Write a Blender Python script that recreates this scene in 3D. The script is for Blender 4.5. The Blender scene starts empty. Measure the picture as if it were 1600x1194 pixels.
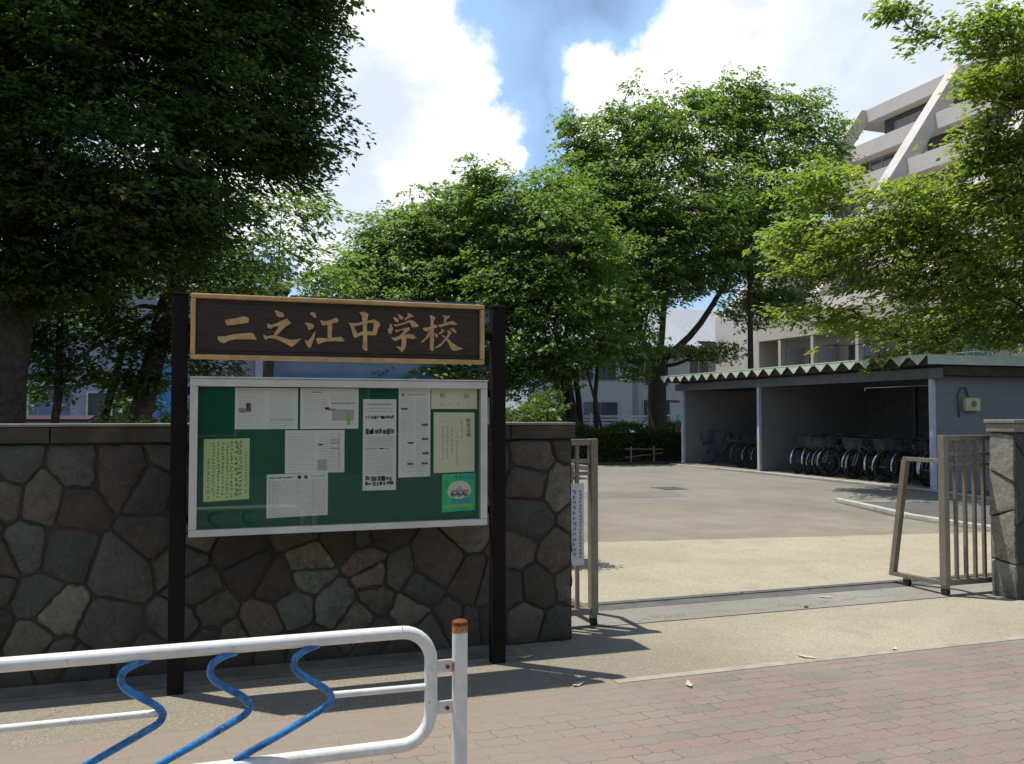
import bpy, math, random
import numpy as np
from mathutils import Vector, Matrix
R = math.radians
S = bpy.context.scene
COL = S.collection
random.seed(7)
rng = np.random.default_rng(11)

# ---------------------------------------------------------------- camera
cam = bpy.data.cameras.new('camera')
cam.sensor_width = 36.0
cam.lens = 31.05
cam.clip_start = 0.05
cam.clip_end = 3000
camo = bpy.data.objects.new('camera', cam)
camo.location = (0, 0, 1.55)
camo.rotation_euler = (R(90 + 2.117), 0, R(-19))
COL.objects.link(camo)
S.camera = camo

# ---------------------------------------------------------------- exposure
S.view_settings.view_transform = 'Standard'
S.view_settings.look = 'None'
S.view_settings.gamma = 1
S.view_settings.use_curve_mapping = False
S.view_settings.exposure = 0.35
S.cycles.max_bounces = 8
S.cycles.diffuse_bounces = 5
S.cycles.glossy_bounces = 3
S.cycles.transparent_max_bounces = 8
S.cycles.transmission_bounces = 6

# ---------------------------------------------------------------- world: sky with cumulus
SUN = Vector((-0.256, 0.24, 1.0)).normalized()
EL = math.asin(SUN.z)
AZ = math.atan2(SUN.x, SUN.y)
BLOBS = [((0.144, 0.909, 0.392), 0.109), ((0.204, 0.903, 0.377), 0.062), ((0.24, 0.908, 0.342), 0.04), ((0.176, 0.933, 0.315), 0.08), ((0.22, 0.941, 0.258), 0.08), ((0.282, 0.915, 0.289), 0.045), ((0.312, 0.907, 0.283), 0.022), ((0.126, 0.967, 0.222), 0.087), ((0.194, 0.955, 0.224), 0.065), ((0.193, 0.886, 0.423), 0.058), ((0.044, 0.953, 0.3), 0.145), ((0.386, 0.848, 0.363), 0.042), ((0.428, 0.827, 0.364), 0.043), ((0.469, 0.806, 0.361), 0.062), ((0.514, 0.766, 0.386), 0.08), ((0.567, 0.745, 0.351), 0.087), ((0.605, 0.704, 0.373), 0.109), ((0.658, 0.669, 0.347), 0.101), ((0.705, 0.616, 0.351), 0.123), ((0.641, 0.711, 0.289), 0.109), ((0.371, 0.904, 0.212), 0.043), ((0.498, 0.753, 0.43), 0.043), ((0.501, 0.821, 0.273), 0.087), ((0.412, 0.857, 0.31), 0.043)]
GREY = [((0.135, 0.938, 0.319), 0.123), ((0.153, 0.963, 0.223), 0.065), ((0.621, 0.705, 0.343), 0.138), ((0.682, 0.654, 0.326), 0.116), ((0.518, 0.75, 0.412), 0.043)]
BLOBS += [((-.6,.7,.3),.22), ((.9,.3,.15),.25), ((-.2,-.8,.5),.2), ((.7,-.6,.35),.18), ((-.9,-.2,.3),.2)]
w = bpy.data.worlds.new('World')
S.world = w
w.use_nodes = True
nt = w.node_tree
nt.nodes.clear()


class NT:
    """small helper around a node tree"""
    def __init__(s, t):
        s.t = t

    def n(s, kind, **kw):
        nd = s.t.nodes.new(kind)
        for k, v in kw.items():
            if k == 'inp':
                for a, b in v.items():
                    if hasattr(b, 'is_linked') or isinstance(b, bpy.types.NodeSocket):
                        s.t.links.new(b, nd.inputs[a])
                    else:
                        nd.inputs[a].default_value = b
            else:
                setattr(nd, k, v)
        return nd

    def m(s, op, a, b=0.0, c=0.0, clamp=False):
        nd = s.n('ShaderNodeMath', operation=op, inp={0: a, 1: b, 2: c})
        nd.use_clamp = clamp
        return nd.outputs[0]

    def vm(s, op, a, b=(0, 0, 0)):
        nd = s.n('ShaderNodeVectorMath', operation=op, inp={0: a, 1: b})
        return nd.outputs['Value'] if op in ('DISTANCE', 'LENGTH', 'DOT_PRODUCT') else nd.outputs[0]

    def sm(s, x, a, b, lo=0.0, hi=1.0):
        nd = s.n('ShaderNodeMapRange', interpolation_type='SMOOTHSTEP', inp={0: x, 1: a, 2: b, 3: lo, 4: hi})
        return nd.outputs[0]

    def mix(s, f, a, b, blend='MIX'):
        nd = s.n('ShaderNodeMix', data_type='RGBA', blend_type=blend)
        for i, v in ((0, f), (6, a), (7, b)):
            if isinstance(v, bpy.types.NodeSocket):
                s.t.links.new(v, nd.inputs[i])
            elif isinstance(v, (int, float)):
                nd.inputs[i].default_value = v
            else:
                nd.inputs[i].default_value = (*v, 1) if len(v) == 3 else v
        return nd.outputs[2]

    def noise(s, vec, scale, detail=3, rough=.5, col=False):
        nd = s.n('ShaderNodeTexNoise', inp={'Vector': vec, 'Scale': scale, 'Detail': detail, 'Roughness': rough})
        return nd.outputs['Color' if col else 'Fac']


W = NT(nt)
sky = W.n('ShaderNodeTexSky', sky_type='NISHITA')
sky.sun_disc = False
sky.sun_elevation = EL
sky.sun_rotation = AZ
sky.air_density = 1.0
sky.dust_density = 0.6
tc = W.n('ShaderNodeTexCoord').outputs['Generated']
nc = W.noise(tc, 7.0, 5, .6, col=True)
warp = W.vm('SCALE', W.vm('SUBTRACT', nc, (.5, .5, .5)))
warp.node.inputs['Scale'].default_value = .14
vec = W.vm('ADD', tc, warp)
field = None
for c, r in BLOBS:
    d = W.m('DIVIDE', W.vm('DISTANCE', vec, Vector(c).normalized()), r)
    v = W.m('SUBTRACT', 1.0, d)
    field = v if field is None else W.m('MAXIMUM', field, v)
det = W.m('MULTIPLY', W.m('SUBTRACT', W.noise(tc, 22.0, 8, .68), .5), .75)
mask = W.sm(W.m('ADD', field, det), -.16, .30)
f2 = None
for c, r in GREY:
    d = W.m('SUBTRACT', 1.0, W.m('DIVIDE', W.vm('DISTANCE', vec, Vector(c).normalized()), r))
    f2 = d if f2 is None else W.m('MAXIMUM', f2, d)
inner = W.m('ADD', W.m('MULTIPLY', W.m('SUBTRACT', W.noise(vec, 9.0, 4, .6), .5), 1.6), W.sm(f2, -.1, .55), clamp=True)
inner = W.m('MULTIPLY', inner, W.sm(field, .02, .35))
cloud = W.mix(inner, (9.4, 9.4, 9.4), (5.9, 6.5, 7.7))
skyc = W.mix(W.sm(field, -1.6, .05), sky.outputs[0], W.mix(.85, sky.outputs[0], (3.4, 5.4, 8.2)))
final = W.mix(mask, skyc, cloud)
bg = W.n('ShaderNodeBackground', inp={'Color': final, 'Strength': 0.105})
wo = W.n('ShaderNodeOutputWorld')
nt.links.new(bg.outputs[0], wo.inputs[0])

# ---------------------------------------------------------------- sun
sl = bpy.data.lights.new('sun', 'SUN')
sl.energy = 4.6
sl.angle = R(.53)
sl.color = (1.0, .95, .86)
so = bpy.data.objects.new('sun', sl)
so.rotation_euler = (-SUN).to_track_quat('-Z', 'Y').to_euler()
so.location = (0, 0, 30)
COL.objects.link(so)

# ---------------------------------------------------------------- materials
MATS = {}


def mat(name, color, rough=.7, spec=.5, metal=0.0, var=.15, vscale=6.0, bump=0.0, bscale=60.0, dirt=None, dscale=2.5,
        damt=.5, fn=None):
    if name in MATS:
        return MATS[name]
    m = bpy.data.materials.new(name)
    m.use_nodes = True
    t = NT(m.node_tree)
    bs = m.node_tree.nodes['Principled BSDF']
    co = t.n('ShaderNodeTexCoord').outputs['Object']
    if fn:
        col = fn(t, co, bs)
    else:
        col = (*color, 1)
        col = t.mix(t.sm(t.noise(co, vscale, 4, .6), .3, .7), tuple(c * (1 - var) for c in color),
                    tuple(min(1, c * (1 + var)) for c in color))
        if dirt:
            col = t.mix(t.sm(t.noise(co, dscale, 5, .65), .5, .72, 0, damt), col, dirt)
    if isinstance(col, bpy.types.NodeSocket):
        m.node_tree.links.new(col, bs.inputs['Base Color'])
    bs.inputs['Roughness'].default_value = rough
    bs.inputs['Specular IOR Level'].default_value = spec
    bs.inputs['Metallic'].default_value = metal
    if bump:
        b = t.n('ShaderNodeBump', inp={'Strength': bump, 'Distance': .01, 'Height': t.noise(co, bscale, 4, .6)})
        m.node_tree.links.new(b.outputs[0], bs.inputs['Normal'])
    MATS[name] = m
    return m


def concrete(name, base, base2, speck=.25, sc=90, fade=None):
    def fn(t, co, bs):
        c = t.mix(t.sm(t.noise(co, 1.1, 5, .65), .35, .65), base, base2)
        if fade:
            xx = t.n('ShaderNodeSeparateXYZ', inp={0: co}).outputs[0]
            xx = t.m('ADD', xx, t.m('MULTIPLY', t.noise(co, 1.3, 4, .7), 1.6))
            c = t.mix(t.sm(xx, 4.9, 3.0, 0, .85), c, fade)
        c = t.mix(t.sm(t.noise(co, 2.6, 6, .75), .5, .72, 0, .5), c, tuple(x * .62 for x in base))
        c = t.mix(t.sm(t.noise(co, .35, 3, .6), .45, .7, 0, .45), c, tuple(x * .72 for x in base))
        c = t.mix(t.sm(t.noise(co, sc, 2, .7), .42, .62, 0, speck), c, tuple(x * .45 for x in base))
        c = t.mix(t.sm(t.noise(co, sc * 1.3, 2, .7), .56, .66, 0, speck), c, tuple(min(1, x * 1.5) for x in base))
        vor = t.n('ShaderNodeTexVoronoi', feature='DISTANCE_TO_EDGE', inp={'Vector': t.vm('ADD', co, W_(t, co)), 'Scale': .11})
        c = t.mix(t.sm(vor.outputs['Distance'], .0, .002, .4, 0), c, tuple(x * .35 for x in base))
        b = t.n('ShaderNodeBump', inp={'Strength': .35, 'Distance': .006, 'Height': t.noise(co, sc, 3, .7)})
        t.t.links.new(b.outputs[0], bs.inputs['Normal'])
        return c
    return mat(name, base, rough=.9, spec=.2, fn=fn)


def W_(t, co):
    v = t.vm('SCALE', t.noise(co, 2.2, 4, .7, col=True))
    v.node.inputs['Scale'].default_value = .5
    return v


def paver_fn(t, co, bs):
    sx = t.n('ShaderNodeSeparateXYZ', inp={0: co})
    x, y = sx.outputs[0], sx.outputs[1]
    tx = t.m('PINGPONG', x, .05125)
    ty = t.m('PINGPONG', y, .05125)
    x2 = t.m('ADD', x, t.m('MULTIPLY', ty, .30))
    y2 = t.m('ADD', y, t.m('MULTIPLY', tx, .30))
    # slight settling of the courses
    y2 = t.m('ADD', y2, t.m('MULTIPLY', t.noise(co, .8, 2, .5), .03))
    v = t.n('ShaderNodeCombineXYZ', inp={0: x2, 1: y2, 2: 0.0}).outputs[0]
    br = t.n('ShaderNodeTexBrick', offset=.5, inp={'Vector': v, 'Color1': (1, 1, 1, 1), 'Color2': (0, 0, 0, 1),
             'Mortar': (.5, .5, .5, 1), 'Scale': 1.0, 'Mortar Size': .0028, 'Mortar Smooth': .25, 'Bias': 0.0,
             'Brick Width': .205, 'Row Height': .1025})
    rnd = br.outputs['Color']
    k = t.n('ShaderNodeSeparateColor', inp={0: rnd}).outputs[0]
    c = t.n('ShaderNodeValToRGB', inp={0: k})
    e = c.color_ramp.elements
    e[0].position, e[0].color = 0.0, (.21, .155, .13, 1)
    e[1].position, e[1].color = 1.0, (.185, .172, .15, 1)
    for p, cc in ((.25, (.235, .18, .152)), (.42, (.165, .155, .137)), (.6, (.215, .178, .15)), (.82, (.235, .160, .137))):
        q = e.new(p)
        q.color = (*cc, 1)
    col = t.mix(t.sm(t.noise(co, 55, 3, .7), .35, .7, 0, .35), c.outputs[0], (.12, .10, .085))
    # sandy dust lying over the blocks, thicker towards the wall side and the rack
    dust = t.m('ADD', t.noise(co, .9, 5, .65), t.m('MULTIPLY', t.sm(x, 3.5, -.5), .22))
    dust = t.m('ADD', dust, t.m('MULTIPLY', t.m('MULTIPLY', t.sm(y, 3.7, 4.6), t.sm(x, 3.2, 1.2)), .35))
    col = t.mix(t.sm(dust, .42, .74, .06, .66), col, (.235, .20, .158))
    big = t.noise(co, .5, 3, .5)
    col = t.mix(t.sm(big, .5, .75, 0, .3), col, (.16, .14, .12))
    gap = t.m('MULTIPLY', t.m('MULTIPLY', br.outputs['Fac'], t.m('SUBTRACT', 1.0, t.m('MULTIPLY', t.m('MULTIPLY', t.sm(y, 3.9, 4.6), t.sm(x, 3.2, 1.2)), .9))), t.sm(t.noise(co, 3.0, 3, .6), .36, .62, .12, .85))
    col = t.mix(gap, col, (.06, .055, .045))
    h = t.m('SUBTRACT', t.m('MULTIPLY', t.noise(co, 70, 3, .6), .25), br.outputs['Fac'])
    b = t.n('ShaderNodeBump', inp={'Strength': .5, 'Distance': .004, 'Height': h})
    t.t.links.new(b.outputs[0], bs.inputs['Normal'])
    return col


M_PAVE = mat('pavers', (0, 0, 0), rough=.88, spec=.2, fn=paver_fn)
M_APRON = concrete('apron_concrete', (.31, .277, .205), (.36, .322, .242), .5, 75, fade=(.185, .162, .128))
M_APRON2 = concrete('side_concrete', (.26, .238, .185), (.30, .275, .215), .3, 80)
M_BAND = concrete('threshold_concrete', (.22, .208, .18), (.26, .245, .21), .3)
M_INNER = concrete('inner_concrete', (.33, .295, .215), (.38, .34, .255), .45, 55)
M_INNER2 = concrete('old_concrete', (.20, .18, .142), (.245, .222, .178), .35, 60)
M_ASPH = concrete('court_asphalt', (.20, .185, .16), (.235, .22, .19), .4, 50)
M_ASPH2 = concrete('dark_asphalt', (.10, .10, .098), (.13, .13, .125), .35, 50)
M_SOIL = concrete('soil', (.075, .062, .045), (.10, .085, .06), .4, 40)
M_KERB = mat('kerb_concrete', (.40, .385, .34), rough=.9, spec=.2, var=.12, bump=.3, dirt=(.2, .19, .16), damt=.5)
M_TRACK = mat('track_metal', (.085, .083, .078), rough=.8, metal=0, var=.25, bump=.3)
M_EDGE = mat('edge_concrete', (.30, .27, .22), rough=.9, spec=.2, var=.15, bump=.4, dirt=(.12, .11, .09))


def stone_fn(t, co, bs):
    a = t.n('ShaderNodeAttribute', attribute_name='tint').outputs['Color']
    n1 = t.noise(co, 7, 6, .7)
    c = t.mix(t.sm(n1, .3, .7, 0, .55), a, t.mix(1.0, a, (.5, .5, .5), 'MULTIPLY'))
    c = t.mix(t.sm(t.noise(co, 60, 5, .75), .42, .62, 0, .5), c, t.mix(1.0, a, (.55, .53, .5), 'MULTIPLY'))
    c = t.mix(t.sm(t.noise(co, 30, 4, .7), .52, .72, 0, .6), c, t.mix(1.0, a, (1.7, 1.65, 1.55), 'MULTIPLY'))
    c = t.mix(t.sm(t.noise(co, 3.1, 5, .7), .56, .7, 0, .5), c, (.035, .032, .025))
    # pale lime runs and hairline cracks
    vo = t.n('ShaderNodeTexVoronoi', feature='DISTANCE_TO_EDGE', inp={'Vector': t.vm('ADD', co, W_(t, co)), 'Scale': 2.6})
    c = t.mix(t.sm(vo.outputs['Distance'], 0.0, .012, .55, 0), c, (.02, .018, .015))
    c = t.mix(t.sm(t.noise(co, 5.3, 6, .8), .66, .74, 0, .55), c, (.22, .21, .18))
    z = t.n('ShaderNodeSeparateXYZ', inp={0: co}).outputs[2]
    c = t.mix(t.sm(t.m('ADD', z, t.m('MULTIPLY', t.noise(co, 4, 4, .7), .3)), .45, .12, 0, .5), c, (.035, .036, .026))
    return c


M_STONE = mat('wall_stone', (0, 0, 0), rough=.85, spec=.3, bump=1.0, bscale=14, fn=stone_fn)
bn = NT(M_STONE.node_tree)
M_MORTAR = mat('mortar', (.052, .044, .034), rough=.95, spec=.1, bump=.6)
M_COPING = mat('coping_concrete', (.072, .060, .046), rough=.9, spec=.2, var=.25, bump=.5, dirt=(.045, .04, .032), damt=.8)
M_COPTOP_LIT = mat('coping_cap', (.20, .175, .14), rough=.9, spec=.2, var=.2, bump=.4, dirt=(.15, .13, .1))  # paler than the coping: its sunlit top edge put into the colour
M_PILLAR = mat('pillar_cap', (.20, .18, .145), rough=.9, spec=.2, var=.2, bump=.4, dirt=(.13, .12, .09))
M_POST = mat('brown_post', (.009, .006, .0055), rough=.7, spec=.15, var=.25, bump=.1)
M_GOLD = mat('gold_wood', (.46, .285, .115), rough=.5, spec=.4, var=.22, vscale=14, bump=.15, dirt=(.20, .11, .04), dscale=7)


def plate_fn(t, co, bs):
    mp = t.n('ShaderNodeMapping', inp={0: co})
    mp.inputs['Scale'].default_value = (1.2, 1, 14)
    n_ = t.noise(mp.outputs[0], 9, 5, .7)
    return t.mix(t.sm(n_, .3, .7), (.022, .012, .008), (.046, .027, .018))


M_PLATE = mat('dark_carved_wood', (0, 0, 0), rough=.6, spec=.35, bump=.3, bscale=90, fn=plate_fn)
M_ALU = mat('pale_aluminium', (.52, .51, .455), rough=.45, spec=.5, metal=.15, var=.08, dirt=(.36, .34, .28), dscale=5, damt=.4)
M_FELT = mat('green_felt', (.005, .10, .055), rough=.85, spec=.15, var=.12, vscale=3)
M_PAPER = mat('white_paper', (.84, .81, .74), rough=.8, spec=.2, var=.03)
M_PAPER2 = mat('cream_paper', (.80, .74, .56), rough=.8, spec=.2, var=.05)
M_PAPER3 = mat('yellow_green_paper', (.62, .74, .34), rough=.8, spec=.2, var=.05)
M_PGREEN = mat('green_print', (.02, .55, .22), rough=.6, spec=.3, var=.2, vscale=9)
M_PLIME = mat('lime_print', (.25, .55, .12), rough=.6, var=.1)
M_INK = mat('ink', (.02, .02, .02), rough=.8, spec=.2)
M_INKG = mat('grey_ink', (.48, .48, .45), rough=.8, spec=.2)
M_INKM = mat('mid_ink', (.15, .15, .15), rough=.8, spec=.2)
M_INKR = mat('pink_ink', (.50, .24, .20), rough=.8, spec=.2)
M_INKP = mat('purple_print', (.42, .30, .55), rough=.7, spec=.2)
M_BLUEP = mat('teal_print', (.02, .35, .36), rough=.7, spec=.2)
M_BROWNP = mat('brown_print', (.17, .11, .07), rough=.7, spec=.2, var=.5, vscale=60)


def white_paint_fn(t, co, bs):
    c = t.mix(t.sm(t.noise(co, 9, 5, .7), .35, .7), (.72, .71, .67), (.60, .60, .56))
    c = t.mix(t.sm(t.noise(co, 30, 6, .8), .63, .67, 0, .9), c, (.20, .13, .08))
    c = t.mix(t.sm(t.noise(co, 13, 6, .8), .55, .68, 0, .45), c, (.42, .40, .34))
    c = t.mix(t.sm(t.noise(co, 5, 3, .6), .62, .72, 0, .4), c, (.45, .46, .38))
    return c


M_WPAINT = mat('white_pipe_paint', (0, 0, 0), rough=.32, spec=.5, fn=white_paint_fn)


def blue_paint_fn(t, co, bs):
    c = t.mix(t.sm(t.noise(co, 18, 5, .75), .4, .6), (.010, .080, .24), (.03, .20, .46))
    c = t.mix(t.sm(t.noise(co, 90, 6, .8), .58, .64, 0, .7), c, (.30, .42, .52))
    c = t.mix(t.sm(t.noise(co, 70, 4, .8), .64, .68, 0, .8), c, (.10, .06, .04))
    return c


M_BPAINT = mat('blue_pipe_paint', (0, 0, 0), rough=.2, spec=.5, fn=blue_paint_fn)
M_RUST = mat('rust', (.16, .045, .02), rough=.9, spec=.2, var=.4, vscale=60, bump=.5, bscale=150)
M_RUST2 = mat('orange_rust', (.36, .17, .045), rough=.85, spec=.2, var=.3, vscale=50, dirt=(.6, .58, .5), dscale=30, damt=.8)
M_BRONZE = mat('bronze_aluminium', (.215, .19, .15), rough=.42, metal=.35, var=.12, vscale=10, dirt=(.16, .13, .09), dscale=8, damt=.4)
M_RUBBER = mat('black_rubber', (.02, .02, .02), rough=.8, spec=.3)
M_PLATEW = mat('sign_plate_white', (.58, .62, .62), rough=.5, var=.08, dirt=(.3, .33, .32), dscale=12)
M_ROOFG = mat('pale_green_roof', (.52, .61, .50), rough=.5, spec=.4, var=.1, dirt=(.22, .27, .2), dscale=3)
M_BEAM = mat('grey_beam', (.10, .112, .12), rough=.6, var=.15)


def siding_fn(t, co, bs):
    sx = t.n('ShaderNodeSeparateXYZ', inp={0: co})
    f = t.m('PINGPONG', sx.outputs[2], .10)
    c = t.mix(t.sm(f, 0.0, .006, .6, 0), (.19, .198, .205), (.07, .076, .082))
    return t.mix(t.sm(t.noise(co, 2.0, 4, .6), .4, .7, 0, .35), c, (.13, .15, .165))


M_SIDE = mat('shed_siding', (0, 0, 0), rough=.7, spec=.3, fn=siding_fn)
M_LAV = mat('lavender_paint', (.42, .43, .52), rough=.6, var=.08)
M_SHEDB = mat('shed_back', (.07, .075, .075), rough=.8, var=.2)
M_YELP = mat('meter_yellow', (.50, .46, .26), rough=.6)
M_BLACK = mat('bike_black', (.02, .02, .024), rough=.35, spec=.5)
M_BIKEB = mat('bike_blue', (.03, .05, .12), rough=.35, spec=.5)
M_CHROME = mat('bike_metal', (.40, .41, .43), rough=.35, metal=.8, var=.05)
M_SADDLE = mat('bike_saddle', (.03, .025, .02), rough=.6)
M_BARK = mat('bark', (.055, .045, .035), rough=.95, spec=.15, var=.35, vscale=12, bump=.8, bscale=25)
M_BARK2 = mat('cherry_bark', (.075, .058, .045), rough=.9, spec=.2, var=.35, vscale=12, bump=.8, bscale=25)


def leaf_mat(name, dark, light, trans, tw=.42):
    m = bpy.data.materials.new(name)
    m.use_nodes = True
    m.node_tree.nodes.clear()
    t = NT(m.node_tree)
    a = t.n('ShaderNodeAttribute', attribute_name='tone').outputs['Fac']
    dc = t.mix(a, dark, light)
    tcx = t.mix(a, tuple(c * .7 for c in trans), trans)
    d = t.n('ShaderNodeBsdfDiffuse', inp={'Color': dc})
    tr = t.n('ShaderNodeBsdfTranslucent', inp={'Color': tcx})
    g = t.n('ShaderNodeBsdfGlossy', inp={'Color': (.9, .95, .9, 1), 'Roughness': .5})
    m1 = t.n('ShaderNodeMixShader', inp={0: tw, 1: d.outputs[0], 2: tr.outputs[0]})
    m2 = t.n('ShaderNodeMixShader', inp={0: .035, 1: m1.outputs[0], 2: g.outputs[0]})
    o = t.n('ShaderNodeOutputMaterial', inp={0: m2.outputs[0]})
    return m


L_SHADED = leaf_mat('zelkova_leaf_shaded', (.020, .042, .014), (.06, .10, .026), (.17, .29, .035), .42)  # shade side of the backlit left trees put into a darker leaf colour
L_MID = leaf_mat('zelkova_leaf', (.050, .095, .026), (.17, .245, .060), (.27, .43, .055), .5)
L_FAR = leaf_mat('far_leaf', (.060, .105, .034), (.18, .25, .070), (.27, .42, .065), .5)
L_CHERRY = leaf_mat('cherry_leaf', (.080, .130, .026), (.26, .32, .065), (.40, .54, .06), .5)
L_HEDGE = leaf_mat('hedge_leaf', (.03, .06, .014), (.10, .14, .02), (.12, .19, .02))


def glass_mat():
    m = bpy.data.materials.new('case_glass')
    m.use_nodes = True
    m.node_tree.nodes.clear()
    t = NT(m.node_tree)
    fr = t.n('ShaderNodeFresnel', inp={'IOR': 1.5})
    tr = t.n('ShaderNodeBsdfTransparent', inp={'Color': (.96, .98, .965, 1)})
    g = t.n('ShaderNodeBsdfGlossy', inp={'Color': (1, 1, 1, 1), 'Roughness': .015})
    mx = t.n('ShaderNodeMixShader', inp={0: t.m('MULTIPLY', fr.outputs[0], .7), 1: tr.outputs[0], 2: g.outputs[0]})
    t.n('ShaderNodeOutputMaterial', inp={0: mx.outputs[0]})
    return m


M_GLASS = glass_mat()
M_WINDOW = mat('window_glass', (.045, .06, .075), rough=.08, spec=.8, var=.3, vscale=.7)

# ---------------------------------------------------------------- object helpers
ORIGIN = {}


def tag(o, label=None, cat=None, group=None, kind=None):
    if label:
        o['label'] = label
    if cat:
        o['category'] = cat
    if group:
        o['group'] = group
    if kind:
        o['kind'] = kind
    return o


def thing(name, label, cat, loc=(0, 0, 0), group=None):
    o = bpy.data.objects.new(name, None)
    o.empty_display_size = .2
    o.location = loc
    COL.objects.link(o)
    ORIGIN[o] = Vector(loc)
    return tag(o, label, cat, group)


class MB:
    def __init__(s):
        s.v, s.f, s.c = [], [], []

    def add(s, vs, fs, col=None):
        b = len(s.v)
        s.v += [tuple(p) for p in vs]
        s.f += [tuple(i + b for i in f) for f in fs]
        s.c += [col] * len(fs)
        return s

    def box(s, x0, x1, y0, y1, z0, z1):
        v = [(x, y, z) for x in (x0, x1) for y in (y0, y1) for z in (z0, z1)]
        return s.add(v, [(0, 1, 3, 2), (4, 6, 7, 5), (0, 4, 5, 1), (2, 3, 7, 6), (0, 2, 6, 4), (1, 5, 7, 3)])

    def bar(s, a, b, w_, h, up=(0, 0, 1)):
        a, b = Vector(a), Vector(b)
        d = (b - a).normalized()
        u = Vector(up)
        if abs(d.dot(u)) > .98:
            u = Vector((0, 1, 0))
        x = d.cross(u).normalized() * w_ / 2
        y = x.cross(d).normalized() * h / 2
        v = [p + sx * x + sy * y for p in (a, b) for sx, sy in ((-1, -1), (1, -1), (1, 1), (-1, 1))]
        return s.add(v, [(3, 2, 1, 0), (4, 5, 6, 7), (0, 1, 5, 4), (1, 2, 6, 5), (2, 3, 7, 6), (3, 0, 4, 7)])

    def tube(s, pts, r, n=8, cap=True):
        pts = [Vector(p) for p in pts]
        rs = r if isinstance(r, (list, tuple)) else [r] * len(pts)
        vs, fs = [], []
        px = None
        for i, p in enumerate(pts):
            d = (pts[min(i + 1, len(pts) - 1)] - pts[max(i - 1, 0)])
            d = d.normalized() if d.length > 1e-9 else Vector((0, 0, 1))
            if px is None:
                px = d.cross(Vector((0, 0, 1)) if abs(d.z) < .9 else Vector((1, 0, 0))).normalized()
            px = (px - d * px.dot(d)).normalized()
            py = d.cross(px)
            for k in range(n):
                a = 2 * math.pi * k / n
                vs.append(p + (px * math.cos(a) + py * math.sin(a)) * rs[i])
        for i in range(len(pts) - 1):
            for k in range(n):
                k2 = (k + 1) % n
                fs.append((i * n + k, i * n + k2, (i + 1) * n + k2, (i + 1) * n + k))
        if cap:
            fs.append(tuple(range(n))[::-1])
            fs.append(tuple((len(pts) - 1) * n + k for k in range(n)))
        return s.add(vs, fs)

    def prism(s, pts, off):
        """closed polygon (3D points) extruded by the vector off"""
        n = len(pts)
        off = Vector(off)
        a = [Vector(p) for p in pts]
        v = a + [p + off for p in a]
        f = [tuple(range(n))[::-1], tuple(range(n, 2 * n))] + [(i, (i + 1) % n, n + (i + 1) % n, n + i) for i in range(n)]
        return s.add(v, f)

    def quad(s, a, b, c, d):
        return s.add([a, b, c, d], [(0, 1, 2, 3)])

    def sheet(s, pts, z):
        return s.add([(x, y, z) for x, y in pts], [tuple(range(len(pts)))])

    def build(s, name, m, parent=None, smooth=False, bevel=0, seg=2, loc=None):
        me = bpy.data.meshes.new(name)
        o = bpy.data.objects.new(name, me)
        org = Vector((0, 0, 0))
        if parent is not None:
            org = ORIGIN[parent]
        elif loc is not None:
            org = Vector(loc)
            o.location = loc
        ORIGIN[o] = org
        me.from_pydata([(p[0] - org.x, p[1] - org.y, p[2] - org.z) for p in s.v], [], s.f)
        if any(c is not None for c in s.c):
            at = me.attributes.new('tint', 'FLOAT_COLOR', 'FACE')
            for i, c in enumerate(s.c):
                at.data[i].color = (*(c or (.08, .07, .06)), 1)
        me.validate()
        if smooth:
            me.polygons.foreach_set('use_smooth', [True] * len(me.polygons))
            if smooth is not True:
                me.set_sharp_from_angle(angle=R(smooth))
        if m:
            me.materials.append(m)
        COL.objects.link(o)
        if parent is not None:
            o.parent = parent
        if bevel:
            b = o.modifiers.new('bevel', 'BEVEL')
            b.width = bevel
            b.segments = seg
            b.limit_method = 'ANGLE'
            b.angle_limit = R(40)
        return o


def dup(root, loc, rotz=None, label=None, group=None):
    r = root.copy()
    COL.objects.link(r)
    r.location = loc
    if rotz is not None:
        r.rotation_euler = (0, 0, rotz)
    if label:
        r['label'] = label
    if group:
        r['group'] = group
    for ch in list(root.children):
        c = ch.copy()
        COL.objects.link(c)
        c.parent = r
        for g in list(ch.children):
            d = g.copy()
            COL.objects.link(d)
            d.parent = c
    return r


def struct(name, mb, m):
    return tag(mb.build(name, m), kind='structure')


# ================================================================ THE SETTING
struct('ground', MB().sheet([(-300, -200), (400, -200), (400, 500), (-300, 500)], 0), M_ASPH2)
struct('sidewalk', MB().sheet([(-20, -.6), (30, -.6), (30, 4.664), (-20, 4.664)], .004), M_PAVE)
struct('sidewalk_edging', MB().box(2.25, 30, 4.665, 4.735, -.05, .007), M_EDGE)
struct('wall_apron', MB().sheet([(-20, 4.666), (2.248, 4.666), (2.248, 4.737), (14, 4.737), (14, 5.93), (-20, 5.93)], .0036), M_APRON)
struct('threshold_strip', MB().sheet([(2.0, 5.945), (14, 5.945), (14, 6.415), (2.0, 6.415)], .005), M_BAND)
trk = MB().box(1.2, 12, 6.42, 6.52, -.03, .006).box(1.2, 12, 6.523, 6.70, -.03, .004)
trk.box(1.2, 12, 6.60, 6.615, .004, .012)
struct('gate_track', trk, M_TRACK)
tag(MB().box(-12, 1.9, 5.42, 5.66, -.03, .022).build('wall_footing', mat('footing_concrete', (.12, .11, .09), rough=.9, var=.25, bump=.5, dirt=(.06, .055, .045), damt=.7), bevel=.008), kind='structure')
struct('driveway', MB().sheet([(-3, 6.705), (9.84, 6.705), (9.84, 9.0), (4.4, 9.85), (-3, 11.0)], .005), M_INNER)
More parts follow.
